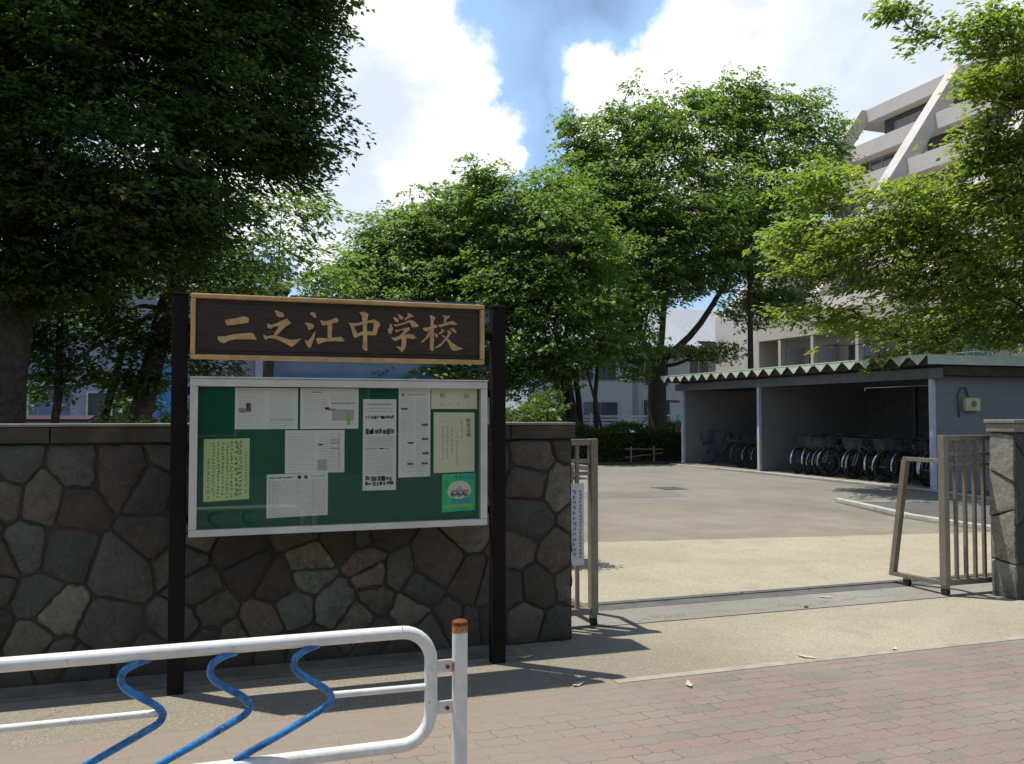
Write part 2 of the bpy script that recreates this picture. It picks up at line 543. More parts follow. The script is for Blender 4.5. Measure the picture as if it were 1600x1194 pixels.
struct('old_driveway', MB().sheet([(-3, 11.003), (4.4, 9.853), (9.84, 9.003), (9.84, 10.9), (10.5, 12.95), (6.1, 13.3), (-3, 13.3)], .0045), M_INNER2)
struct('school_court', MB().sheet([(-3, 13.303), (6.1, 13.303), (10.5, 12.953), (13.6, 12.0), (13.6, 24.6), (-3, 24.6)], .004), M_ASPH)
k = MB()
kp = [(10.62, 13.05), (10.25, 11.6), (9.94, 10.6), (9.90, 9.6), (9.93, 8.4), (9.93, 6.75)]
for a, b in zip(kp, kp[1:]):
    k.bar((*a, .035), (*b, .035), .11, .07)
tag(k.build('kerb', M_KERB, bevel=.01), kind='structure')
k = MB()
kp = [(13.5, 12.3), (13.86, 14.1), (13.86, 20.2), (13.55, 24.3)]
for a, b in zip(kp, kp[1:]):
    k.bar((*a, .02), (*b, .02), .09, .05)
tag(k.build('shed_kerb', M_KERB, bevel=.01), kind='structure')
struct('planting_bed', MB().box(-6, 16, 24.8, 29, -.02, .07), M_SOIL)
struct('yard_soil', MB().sheet([(-30, 6.2), (1.1, 6.2), (1.1, 6.72), (-3.02, 6.72), (-3.02, 24.6), (-30, 24.6)], .003), M_SOIL)


# ---- crazy-paved stone wall
def voronoi_face(mb, O, U, V, N, Wd, Ht, sx, sy, tints, seed, relief=.022, kr=(.60, 1.32), soft=(1, .10)):
    """stones on the plane O + u*U + v*V, bulging along N"""
    rr = random.Random(seed)
    O, U, V, N = map(Vector, (O, U, V, N))
    seeds = []
    nx, ny = max(1, round(Wd / sx)), max(1, round(Ht / sy))
    for j in range(ny):
        for i in range(nx):
            if rr.random() < .10:
                continue
            seeds.append(((i + .5 + rr.uniform(-.42, .42) + (.5 if j % 2 else 0)) * Wd / nx, (j + .5 + rr.uniform(-.36, .36)) * Ht / ny))
    for k_ in range(int(len(seeds) * .22)):
        seeds.append((rr.uniform(0, Wd), rr.uniform(0, Ht)))
    for (cx, cy) in seeds:
        poly = [(0, 0), (Wd, 0), (Wd, Ht), (0, Ht)]
        for (qx, qy) in seeds:
            if (qx, qy) == (cx, cy) or abs(qx - cx) > 1.6 or abs(qy - cy) > 1.6:
                continue
            mx, my, nx_, ny_ = (cx + qx) / 2, (cy + qy) / 2, qx - cx, qy - cy
            out = []
            for a, b in zip(poly, poly[1:] + poly[:1]):
                da = (a[0] - mx) * nx_ + (a[1] - my) * ny_
                db = (b[0] - mx) * nx_ + (b[1] - my) * ny_
                if da <= 0:
                    out.append(a)
                if da * db < 0:
                    t_ = da / (da - db)
                    out.append((a[0] + (b[0] - a[0]) * t_, a[1] + (b[1] - a[1]) * t_))
            poly = out
            if len(poly) < 3:
                break
        if len(poly) < 3:
            continue
        for _ in range(soft[0]):
            q_ = []
            for a, b in zip(poly, poly[1:] + poly[:1]):
                q_ += [(a[0] * (1 - soft[1]) + b[0] * soft[1], a[1] * (1 - soft[1]) + b[1] * soft[1]), (a[0] * soft[1] + b[0] * (1 - soft[1]), a[1] * soft[1] + b[1] * (1 - soft[1]))]
            poly = q_
        gx = sum(p[0] for p in poly) / len(poly)
        gy = sum(p[1] for p in poly) / len(poly)
        # subdivide the outline and roughen it
        pts = []
        for a, b in zip(poly, poly[1:] + poly[:1]):
            L_ = math.hypot(b[0] - a[0], b[1] - a[1])
            ns = max(1, int(L_ / .035))
            for q in range(ns):
                t_ = q / ns
                pts.append((a[0] + (b[0] - a[0]) * t_, a[1] + (b[1] - a[1]) * t_))
        h = relief * rr.uniform(.6, 1.25)
        tx, ty = rr.uniform(-.05, .05), rr.uniform(-.05, .05)
        rings = []
        ph = rr.uniform(0, 9)
        gap = rr.uniform(.002, .006)
        for inset, hh in ((gap, -.010), (gap + .006, h * .5), (gap + .020, h * .85), (gap + .060, h)):
            ring = []
            for i, (x, y) in enumerate(pts):
                dx, dy = gx - x, gy - y
                L_ = math.hypot(dx, dy) or 1
                k_ = min(.85, (inset + .005 * math.sin(i * 2.3 + ph) * (inset > .01) + .003 * rr.uniform(-1, 1)) / L_ * 1.25)
                x2, y2 = x + dx * k_, y + dy * k_
                ring.append(O + U * x2 + V * y2 + N * (hh + ((x2 - gx) * tx + (y2 - gy) * ty if hh > 0 else 0)))
            rings.append(ring)
        n = len(pts)
        vs = [p for r_ in rings for p in r_] + [O + U * gx + V * gy + N * h * rr.uniform(.85, 1.3)]
        fs = []
        for r_ in range(3):
            for i in range(n):
                j = (i + 1) % n
                fs.append((r_ * n + i, r_ * n + j, (r_ + 1) * n + j, (r_ + 1) * n + i))
        for i in range(n):
            fs.append((3 * n + i, 3 * n + (i + 1) % n, 4 * n))
        base = rr.choice(tints)
        kk = rr.uniform(*kr)
        mb.add(vs, fs, tuple(c * kk for c in base))


TINT = [(.100, .084, .062), (.082, .070, .055), (.130, .112, .083), (.084, .086, .068), (.092, .100, .080), (.115, .098, .072), (.066, .054, .043),
        (.100, .078, .060), (.078, .068, .058), (.145, .128, .096), (.090, .074, .054), (.076, .064, .050), (.094, .080, .060)]
wall = thing('stone_wall', 'long low wall of dark irregular stones with a concrete coping, behind the notice board', 'wall', (-3, 5.78, 0))
MB().box(-12, 2.385, 5.67, 5.89, -.1, 1.385).build('wall_core', M_MORTAR, wall)
sf = MB()
voronoi_face(sf, (-12, 5.672, 0), (1, 0, 0), (0, 0, 1), (0, -1, 0), 14.385, 1.385, .26, .23, TINT, 5)
voronoi_face(sf, (2.383, 5.67, 0), (0, 1, 0), (0, 0, 1), (1, 0, 0), .22, 1.385, .22, .30, TINT, 6)
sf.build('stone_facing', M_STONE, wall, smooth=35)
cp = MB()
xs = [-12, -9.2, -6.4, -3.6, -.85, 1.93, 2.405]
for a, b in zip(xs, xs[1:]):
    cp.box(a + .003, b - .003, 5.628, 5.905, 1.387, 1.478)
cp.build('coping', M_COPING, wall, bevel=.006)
MB().box(-12, 2.400, 5.618, 5.912, 1.480, 1.497).build('coping_cap', M_COPTOP_LIT, wall, bevel=.004)

pil = thing('gate_pillar', 'stone gate pillar with a flat concrete cap at the right of the gateway', 'pillar', (6.7, 5.78, 0))
MB().box(6.405, 7.06, 5.655, 5.895, -.1, 1.40).build('pillar_core', M_MORTAR, pil)
TP_SUNLIT = [(.34, .31, .25), (.30, .28, .24), (.38, .34, .27), (.27, .26, .22)]  # sunlight on the left face put into its paler stone tints
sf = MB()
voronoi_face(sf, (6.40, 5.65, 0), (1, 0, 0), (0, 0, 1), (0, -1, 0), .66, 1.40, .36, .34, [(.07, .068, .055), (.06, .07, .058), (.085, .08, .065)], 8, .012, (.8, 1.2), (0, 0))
voronoi_face(sf, (6.40, 5.90, 0), (0, -1, 0), (0, 0, 1), (-1, 0, 0), .25, 1.40, .30, .38, TP_SUNLIT, 9, .008, (.7, .95), (0, 0))
sf.build('stone_facing', M_STONE, pil, smooth=35)
MB().box(6.385, 7.08, 5.63, 5.92, 1.402, 1.475).build('cap_block', M_PILLAR, pil, bevel=.006)
MB().box(6.372, 7.09, 5.615, 5.93, 1.477, 1.508).build('cap_slab', M_PILLAR, pil, bevel=.006)
wr = thing('boundary_wall', 'stone boundary wall carrying on beyond the right gate pillar', 'wall', (12, 5.78, 0))
MB().box(7.12, 18, 5.67, 5.89, -.1, 1.33).build('wall_core', M_MORTAR, wr)
sf = MB()
voronoi_face(sf, (7.12, 5.672, 0), (1, 0, 0), (0, 0, 1), (0, -1, 0), 10.88, 1.33, .34, .30, TINT, 15)
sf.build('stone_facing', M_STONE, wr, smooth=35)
MB().box(7.12, 18, 5.638, 5.905, 1.332, 1.42).build('coping', M_COPING, wr, bevel=.006)

# ================================================================ NOTICE BOARD
GLYPH = [[[(0.087,2.088),(0.141,2.098),(0.194,2.113),(0.217,2.099),(0.215,2.075),(0.194,2.071),(0.142,2.062),(0.1,2.055),(0.09,2.069)],[(0.047,1.992),(0.091,1.995),(0.142,2.009),(0.221,2.018),(0.241,2.017),(0.261,1.978),(0.221,1.98),(0.143,1.978),(0.11,1.97),(0.083,1.953),(0.065,1.959),(0.047,1.975)]],[[(0.359,2.153),(0.383,2.146),(0.406,2.139),(0.414,2.121),(0.403,2.112),(0.38,2.113),(0.366,2.13)],[(0.318,2.075),(0.34,2.068),(0.373,2.08),(0.427,2.108),(0.453,2.081),(0.429,2.063),(0.384,2.063),(0.353,2.055),(0.335,2.044),(0.318,2.052)],[(0.38,2.061),(0.429,2.07),(0.414,2.052),(0.377,2.011),(0.351,1.991),(0.36,2.026),(0.377,2.047)],[(0.297,2.01),(0.317,2.002),(0.361,2.01),(0.377,2.002),(0.361,1.989),(0.327,1.99),(0.309,1.978),(0.299,1.993)],[(0.361,2.008),(0.408,1.996),(0.452,1.983),(0.482,1.988),(0.513,1.995),(0.483,1.963),(0.456,1.941),(0.439,1.951),(0.408,1.968),(0.378,1.981),(0.354,1.989)]],[[(0.556,2.144),(0.575,2.152),(0.592,2.139),(0.596,2.123),(0.589,2.112),(0.575,2.122)],[(0.527,2.087),(0.551,2.086),(0.575,2.08),(0.585,2.064),(0.575,2.053),(0.551,2.042),(0.544,2.066)],[(0.528,1.989),(0.545,1.979),(0.565,2.0),(0.591,2.043),(0.588,2.008),(0.576,1.973),(0.563,1.939),(0.545,1.947),(0.535,1.968)],[(0.616,2.106),(0.644,2.098),(0.679,2.108),(0.71,2.123),(0.728,2.108),(0.718,2.092),(0.679,2.085),(0.651,2.077),(0.632,2.071),(0.622,2.087)],[(0.66,2.088),(0.688,2.087),(0.685,1.997),(0.662,1.996)],[(0.593,1.996),(0.61,2.0),(0.659,1.999),(0.736,2.011),(0.75,2.006),(0.762,1.985),(0.743,1.981),(0.701,1.983),(0.659,1.98),(0.624,1.97),(0.605,1.959)]],[[(0.781,2.096),(0.809,2.089),(0.82,2.065),(0.836,2.03),(0.831,2.008),(0.817,2.006),(0.806,2.036),(0.795,2.071)],[(0.784,2.094),(0.838,2.096),(0.909,2.114),(0.938,2.12),(0.963,2.105),(0.974,2.09),(0.956,2.084),(0.927,2.098),(0.891,2.096),(0.838,2.078),(0.802,2.07)],[(0.931,2.104),(0.974,2.091),(0.96,2.069),(0.949,2.026),(0.924,2.023),(0.927,2.054),(0.933,2.076)],[(0.827,2.026),(0.863,2.045),(0.902,2.048),(0.945,2.047),(0.938,2.024),(0.892,2.024),(0.863,2.023),(0.831,2.01)],[(0.846,2.159),(0.873,2.165),(0.902,2.15),(0.895,2.117),(0.893,2.049),(0.895,1.995),(0.896,1.931),(0.882,1.929),(0.867,1.946),(0.87,2.009),(0.868,2.066),(0.862,2.138)]],[[(1.048,2.136),(1.07,2.136),(1.085,2.121),(1.079,2.106),(1.063,2.112)],[(1.075,2.158),(1.095,2.152),(1.116,2.138),(1.101,2.121),(1.088,2.132)],[(1.136,2.166),(1.158,2.161),(1.177,2.146),(1.155,2.139),(1.121,2.12),(1.114,2.125),(1.14,2.148)],[(1.028,2.1),(1.044,2.092),(1.05,2.065),(1.039,2.036),(1.023,2.039),(1.017,2.06),(1.03,2.079)],[(1.048,2.096),(1.07,2.093),(1.114,2.107),(1.155,2.125),(1.181,2.117),(1.21,2.092),(1.199,2.082),(1.166,2.078),(1.158,2.098),(1.151,2.11),(1.121,2.098),(1.092,2.088),(1.063,2.081)],[(1.059,2.062),(1.081,2.06),(1.122,2.076),(1.151,2.079),(1.153,2.065),(1.133,2.046),(1.111,2.023),(1.096,2.015),(1.089,2.026),(1.107,2.045),(1.118,2.06),(1.096,2.059),(1.07,2.046)],[(1.038,2.014),(1.063,2.016),(1.089,2.026),(1.14,2.039),(1.174,2.036),(1.196,2.015),(1.166,2.007),(1.133,2.015),(1.096,2.008),(1.063,1.993),(1.049,2.0)],[(1.102,2.016),(1.133,2.017),(1.131,1.973),(1.122,1.943),(1.104,1.927),(1.089,1.943),(1.067,1.964),(1.1,1.957),(1.104,1.987)]],[[(1.233,2.078),(1.27,2.083),(1.308,2.103),(1.327,2.092),(1.319,2.081),(1.293,2.074),(1.255,2.055),(1.237,2.067)],[(1.274,2.158),(1.296,2.154),(1.313,2.143),(1.3,2.121),(1.3,2.08),(1.304,2.021),(1.301,1.94),(1.286,1.936),(1.278,1.955),(1.278,2.021),(1.282,2.08),(1.283,2.124)],[(1.27,2.057),(1.289,2.069),(1.278,2.028),(1.248,2.001),(1.23,1.986),(1.22,1.992),(1.248,2.016)],[(1.304,2.051),(1.323,2.044),(1.331,2.028),(1.319,2.018),(1.308,2.033)],[(1.353,2.163),(1.376,2.158),(1.406,2.161),(1.395,2.142),(1.38,2.131),(1.38,2.112),(1.365,2.119),(1.368,2.145)],[(1.325,2.099),(1.346,2.104),(1.384,2.118),(1.422,2.129),(1.449,2.111),(1.445,2.103),(1.403,2.104),(1.376,2.097),(1.342,2.085)],[(1.346,2.078),(1.372,2.068),(1.361,2.053),(1.338,2.041),(1.331,2.048),(1.353,2.063)],[(1.403,2.085),(1.43,2.082),(1.449,2.059),(1.437,2.051),(1.418,2.065)],[(1.388,2.072),(1.41,2.065),(1.414,2.05),(1.395,2.024),(1.369,1.994),(1.339,1.963),(1.308,1.955),(1.308,1.961),(1.346,1.986),(1.373,2.016),(1.391,2.042)],[(1.348,2.043),(1.369,2.034),(1.392,2.02),(1.422,1.991),(1.457,1.97),(1.491,1.958),(1.46,1.948),(1.43,1.942),(1.411,1.954),(1.395,1.991),(1.376,2.016),(1.353,2.034)]]]
nb = thing('notice_board', 'school name sign and green glazed notice case on two dark brown posts', 'notice board', (.78, 5.31, 0))
for x in (-.152, 1.731):
    p = MB().box(x - .043, x + .043, 5.27, 5.35, -.05, 2.222).build('post', M_POST, nb, bevel=.004)
    MB().box(x - .046, x + .046, 5.267, 5.353, 2.223, 2.235).build('post_cap', M_POST, p, bevel=.002)
npl = MB().box(-.070, 1.597, 5.262, 5.285, 1.888, 2.206).build('name_plate', M_PLATE, nb)
fr = MB()
a0, a1, z0, z1, t_ = -.097, 1.624, 1.862, 2.232, .027
fr.box(a0, a1, 5.235, 5.287, z1 - t_, z1).box(a0, a1, 5.235, 5.287, z0, z0 + t_)
fr.box(a0, a0 + t_, 5.235, 5.287, z0 + t_ + .001, z1 - t_ - .001).box(a1 - t_, a1, 5.235, 5.287, z0 + t_ + .001, z1 - t_ - .001)
fr.build('plate_frame', M_GOLD, npl, bevel=.007)
MB().box(a0 + t_ + .006, a1 - t_ - .006, 5.256, 5.2615, 1.9135, 2.1805).build('recessed_panel', M_PLATE, npl, bevel=.002)
for g in GLYPH:
    mb = MB()
    for i, poly in enumerate(g):
        yf = 5.2478 + i * .0006
        a = sum(poly[q][0] * poly[(q + 1) % len(poly)][1] - poly[(q + 1) % len(poly)][0] * poly[q][1] for q in range(len(poly)))
        pp = poly if a < 0 else poly[::-1]
        mb.prism([(x, yf, z) for x, z in pp], (0, 5.2558 - yf, 0))
    mb.build('character', M_GOLD, npl, bevel=.0015)
# cross rails carrying the case
MB().box(-.108, 1.694, 5.332, 5.348, 1.66, 1.71).build('cross_rail', M_POST, nb, bevel=.003)
MB().box(-.108, 1.694, 5.332, 5.348, .93, .98).build('cross_rail', M_POST, nb, bevel=.003)
MB().box(-.108, 1.694, 5.295, 5.335, 2.02, 2.07).build('cross_rail', M_POST, nb, bevel=.003)
case = MB().box(-.082, 1.620, 5.252, 5.328, .884, 1.742).build('case_back', M_FELT, nb)
fr = MB()
a0, a1, z0, z1 = -.094, 1.632, .873, 1.753
tt, tb, tl = .044, .038, .042
fr.box(a0, a1, 5.20, 5.3295, z1 - tt, z1).box(a0, a1, 5.20, 5.3295, z0, z0 + tb)
fr.box(a0, a0 + tl, 5.201, 5.299, z0 + tb + .0005, z1 - tt - .0005).box(a1 - tl, a1, 5.201, 5.299, z0 + tb + .0005, z1 - tt - .0005)
fr.box(a0 - .003, a1 + .003, 5.19, 5.30, z1 + .0005, z1 + .010)
fr.build('case_frame', M_ALU, case, bevel=.005)
MB().box(a0 + tl + .001, a1 - tl - .001, 5.214, 5.218, z0 + tb + .001, z1 - tt - .001).build('glass_pane', M_GLASS, case)


# ---- the sheets pinned inside
class Sheet:
    def __init__(s, name, label, cat, corners, m, group='notices pinned in the case'):
        # corners: (x,z) TL, TR, BR, BL
        s.c = [Vector((x, 0, z)) for x, z in corners]
        cx = sum(v.x for v in s.c) / 4
        cz = sum(v.z for v in s.c) / 4
        s.meta = (name, label, cat, (cx, 5.25, cz), group)
        s.m = m
        mb = s.base = MB()
        n = 4
        vs, fs = [], []
        for j in range(n + 1):
            for i in range(n + 1):
                p = s.P(i / n, j / n)
                vs.append((p.x, 5.2492, p.z))
        for j in range(n):
            for i in range(n):
                q = j * (n + 1) + i
                fs.append((q, q + n + 1, q + n + 2, q + 1))
        mb.add(vs, fs)
        s.ink = {}

    def P(s, u, v):
        return (s.c[0] * (1 - u) + s.c[1] * u) * (1 - v) + (s.c[3] * (1 - u) + s.c[2] * u) * v

    def rect(s, m, u0, u1, v0, v1, lay=0):
        y = 5.2486 - lay * .0004
        ps = [s.P(u0, v0), s.P(u0, v1), s.P(u1, v1), s.P(u1, v0)]
        s.ink.setdefault(m, MB()).quad(*[(p.x, y, p.z) for p in ps])

    def poly(s, m, pts, lay=0):
        y = 5.2486 - lay * .0004
        ps = [s.P(u, v) for u, v in pts]
        s.ink.setdefault(m, MB()).add([(p.x, y, p.z) for p in ps], [tuple(range(len(ps)))[::-1]])

    def line(s, m, u0, u1, v, th=.008):
        """a printed line of small type broken into words"""
        u = u0
        while u < u1 - .01:
            l_ = random.uniform(.03, .12)
            s.rect(m, u, min(u + l_, u1), v, v + th)
            u += l_ + random.uniform(.006, .018)

    def column(s, m, u, v0, v1, w_, strokes=4):
        """a vertical column of brushed marks"""
        v = v0
        asp = (s.c[1] - s.c[0]).length / (s.c[3] - s.c[0]).length
        h = w_ * asp
        while v + h < v1:
            for k_ in range(strokes):
                if random.random() < .5:
                    a = u + random.uniform(-.5, .1) * w_
                    vv = v + random.uniform(.05, .9) * h
                    s.rect(m, a, a + w_ * random.uniform(.35, .7), vv, vv + h * .13)
                else:
                    a = u + random.uniform(-.4, .4) * w_
                    vv = v + random.uniform(0, .45) * h
                    s.rect(m, a, a + w_ * .14, vv, vv + h * random.uniform(.35, .6))
            v += h * random.uniform(1.12, 1.3)

    def text(s, m, body, u, v, size):
        cu = bpy.data.curves.new('lettering', 'FONT')
        cu.body = body
        cu.size = size
        tmp = bpy.data.objects.new('lettering', cu)
        COL.objects.link(tmp)
        bpy.context.view_layer.update()
        me = tmp.to_mesh()
        p = s.P(u, v)
        mb = s.ink.setdefault(m, MB())
        mb.add([(p.x + q.co.x, 5.2486, p.z + q.co.y) for q in me.vertices], [tuple(f.vertices) for f in me.polygons])
        tmp.to_mesh_clear()
        bpy.data.objects.remove(tmp)
        bpy.data.curves.remove(cu)

    def done(s):
        mb = s.base
        idx = [0] * len(mb.f)
        ms = [s.m]
        for m, k_ in s.ink.items():
            ms.append(m)
            mb.add(k_.v, k_.f)
            idx += [len(ms) - 1] * len(k_.f)
        name, label, cat, loc, group = s.meta
        o = mb.build(name, None, loc=loc)
        for m in ms:
            o.data.materials.append(m)
        o.data.polygons.foreach_set('material_index', idx)
        tag(o, label, cat, group)


def rc(x0, x1, z1, z0, dz=0.0, dzb=None):
    """corners TL TR BR BL with a slight tilt"""
    dzb = dz if dzb is None else dzb
    return [(x0, z1), (x1, z1 + dz), (x1, z0 + dzb), (x0, z0)]


s = Sheet('notice', 'white landscape notice with a small dark photo, top left in the case', 'notice', rc(.146, .494, 1.703, 1.467), M_PAPER)
for v in np.arange(.06, .93, .05):
    s.line(M_INKG, .05, .46, v, .008)
    s.line(M_INKG, .54, .95, v, .008)
s.rect(M_BROWNP, .175, .25, .36, .58, 1)
s.rect(M_INK, .19, .215, .38, .48, 2)
s.rect(M_INKR, .06, .17, .49, .60, 1)
s.rect(M_INKM, .56, .93, .77, .782, 1)
s.done()
s = Sheet('notice', 'white landscape notice with a grey box and green patch at its lower right', 'notice', rc(.508, .845, 1.705, 1.467), M_PAPER)
s.line(M_INK, .2, .36, .09, .02)
for v in np.arange(.16, .93, .055):
    s.line(M_INKG, .05, .46, v, .01)
    if v < .45 or v > .82:
        s.line(M_INKG, .52, .95, v, .01)
s.rect(M_INKG, .54, .92, .52, .80, 1)
s.rect(M_PLIME, .80, .86, .62, .90, 2)
s.rect(M_INK, .42, .49, .47, .53, 2)
s.rect(M_INKR, .47, .60, .50, .56, 2)
s.rect(M_INKM, .52, .95, .36, .375, 1)
s.done()
s = Sheet('notice', 'white landscape notice with grey print, overlapped below the top two in the middle', 'notice', rc(.424, .764, 1.460, 1.212), M_PAPER)
for v in np.arange(.08, .92, .06):
    s.line(M_INKG, .06, .5, v, .009)
    s.line(M_INKG, .56, .92, v, .009)
for v in np.arange(.70, .93, .045):
    s.rect(M_INKM, .54, .70, v, v + .012, 1)
for u in np.arange(.54, .72, .04):
    s.rect(M_INKM, u, u + .004, .70, .92, 2)
for v in (.23, .30, .42):
    s.rect(M_INKM, .76, .90, v, v + .014, 1)
s.rect(M_INKM, .55, .63, .32, .36, 1)
s.rect(M_INKR, .905, .913, .05, .95, 1)
s.done()
s = Sheet('notice', 'white timetable sheet with two black dots at its top, lowest in the case', 'notice', rc(.324, .669, 1.207, .958, .006, .008), M_PAPER)
s.line(M_INKM, .04, .42, .07, .03)
s.line(M_INKG, .72, .95, .06, .03)
for v in np.arange(.16, .97, .042):
    s.line(M_INKG, .03, .97, v, .011)
for u in (.04, .10, .16, .5, .75):
    s.rect(M_INKG, u, u + .004, .15, .96, 2)
for u in (.53, .635):
    s.poly(M_INK, [(u + .032 * math.cos(a), .085 + .045 * math.sin(a)) for a in np.linspace(0, 6.28, 15)[:-1]], 3)
s.poly(M_PAPER, [(.64 + .008 * math.cos(a), .075 + .012 * math.sin(a)) for a in np.linspace(0, 6.28, 9)[:-1]], 4)
s.done()
s = Sheet('notice', 'yellow-green sheet of handwritten black brush columns, at the left of the case', 'notice', rc(-.018, .228, 1.412, 1.062, .004, .010), M_PAPER3)
s.column(M_INK, .92, .22, .95, .055)
for i, u in enumerate((.80, .71, .60, .51, .41, .31, .21, .10)):
    s.column(M_INK, u, (.03, .03, .03, .06, .05, .04, .05, .3)[i], .97, (.075, .10, .07, .06, .065, .06, .06, .06)[i], 5)
s.done()
s = Sheet('notice', 'tall narrow white notice with three rows of dark group photos', 'notice', rc(.872, 1.072, 1.642, 1.100), M_PAPER)
s.line(M_INKR, .12, .85, .05, .012)
for v in (.10, .13):
    s.line(M_INKG, .1, .9, v, .006)
for (v0, v1, e) in ((.17, .22, 0), (.32, .39, 0), (.84, .90, 0), (.90, .95, 0)):
    u = .08
    while u < .9:
        l_ = random.uniform(.04, .12)
        s.rect(random.choice((M_BROWNP, M_INK, M_INKM)), u, min(.93, u + l_), v0 + random.uniform(0, .02), v1 - random.uniform(0, .015), 1)
        u += l_ + random.choice((0, .012, .03))
for v in list(np.arange(.41, .52, .022)) + list(np.arange(.57, .82, .022)):
    s.line(M_INKG, .1, .92, v, .006)
s.line(M_INKR, .1, .8, .54, .012)
s.rect(M_INK, .52, .60, .535, .55, 1)
s.done()
s = Sheet('notice', 'tall white notice with small scattered sketches, right of the photo notice', 'notice', rc(1.086, 1.282, 1.710, 1.172, .002, .004), M_PAPER)
s.line(M_INKM, .1, .18, .06, .03)
s.line(M_INKG, .28, .85, .07, .012)
for v in np.arange(.12, .96, .021):
    s.line(M_INKG, .08, .46, v, .004)
    s.line(M_INKG, .54, .92, v, .004)
for (u, v) in ((.08, .215), (.72, .40), (.74, .56), (.28, .60), (.76, .72), (.28, .835), (.72, .835)):
    for q in range(5):
        s.rect(random.choice((M_INK, M_INKM)), u + q * .04, u + q * .04 + .035, v + random.uniform(0, .01), v + .028, 1)
s.done()
s = Sheet('notice', 'cream landscape heading sheet with two large characters, top right of the case', 'notice', rc(1.287, 1.578, 1.708, 1.585), M_PAPER2)
s.text(M_INKM, '校', .18, .44, .036)
s.text(M_INKM, '訓', .70, .46, .036)
for u in (.18, .38, .57, .77):
    s.column(M_YELP, u + .03, .66, .93, .075, 4)
s.done()
s = Sheet('notice', 'cream portrait sheet of sparse vertical brush writing above the green poster', 'notice', rc(1.303, 1.562, 1.564, 1.195, -.001, .004), M_PAPER2)
for i, ch in enumerate('教育目標'):
    s.text(M_INK, ch, .79, .165 + i * .082, .030)
for i, (u, a, b) in enumerate(((.68, .12, .45), (.56, .32, .88), (.44, .25, .72), (.33, .22, .80), (.22, .22, .80))):
    s.column(M_INKM, u, a, b, .055, 4)
for u in (.23, .33, .43):
    s.rect(M_INKR, u - .03, u + .01, .14, .148, 1)
s.done()
s = Sheet('poster', 'bright green poster with a pale oval picture, bottom right of the case', 'poster', rc(1.356, 1.566, 1.186, .955, .004, .008), M_PGREEN, 'notices pinned in the case')
s.rect(M_PLIME, .04, .96, .82, .90, 1)
s.rect(M_BLUEP, .28, .85, .66, .80, 1)
s.rect(M_BLUEP, .55, .95, .03, .16, 1)
s.poly(M_PAPER2, [(.52 + .36 * math.cos(a) * (1 + .05 * math.sin(3 * a)), .43 + .24 * math.sin(a)) for a in np.linspace(0, 6.28, 31)[:-1]], 2)
s.rect(M_INKP, .28, .80, .43, .50, 3)
s.poly(M_INKG, [(.42, .43), (.62, .43), (.56, .33), (.47, .34)], 3)
for q in range(9):
    u = .26 + q * .058
    s.rect((M_INK, M_BROWNP, M_INKM)[q % 3], u, u + .05, .49 + .02 * (q % 3), .58 + .02 * ((q * 2) % 3), 4)
for i in range(4):
    s.column(M_INK, .43 + i * .125, .035, .15, .10, 9)
s.done()

# ================================================================ BICYCLE RACK BARRIER
YB = 3.03
bar = thing('bicycle_rack', 'white pipe barrier with blue zigzag bicycle holders and a round post', 'bicycle rack', (-.45, YB, 0))


def arc(cx, cz, r, a0_, a1_, n=8):
    return [(cx + r * math.cos(R(a0_ + (a1_ - a0_) * i / n)), YB, cz + r * math.sin(R(a0_ + (a1_ - a0_) * i / n))) for i in range(n + 1)]


pts = []
xr, xl, zt, zb, rr_ = .745, -1.75, .800, .415, .105
pts += arc(xr - rr_, zt - rr_, rr_, 90, 0) + arc(xr - rr_, zb + rr_, rr_, 0, -90)
pts += [(x, YB, zb) for x in (.4, 0, -.5, -1, -1.4)] + arc(xl + rr_, zb + rr_, rr_, 270, 180) + arc(xl + rr_, zt - rr_, rr_, 180, 90)
pts += [(x, YB, zt) for x in (-1.4, -1, -.5, 0, .4)] + [pts[0]]
MB().tube(pts, .0225, 20, cap=False).build('loop_frame', M_WPAINT, bar, smooth=True)
MB().tube([(xl + .01, YB, .611), (-.135, YB, .611)], .0115, 14).build('mid_rail', M_WPAINT, bar, smooth=40)
MB().tube([(.402, YB, .611), (xr - .01, YB, .607)], .0115, 14).build('mid_rail', M_WPAINT, bar, smooth=40)


def spline(cp, n=7):
    cp = [Vector(c) for c in cp]
    out = []
    P = [cp[0] * 2 - cp[1]] + cp + [cp[-1] * 2 - cp[-2]]
    for i in range(1, len(P) - 2):
        for q in range(n):
            t = q / n
            a, b, c, d = P[i - 1], P[i], P[i + 1], P[i + 2]
            out.append(.5 * ((2 * b) + (c - a) * t + (2 * a - 5 * b + 4 * c - d) * t * t + (3 * b - a - 3 * c + d) * t ** 3))
    out.append(cp[-1])
    return out


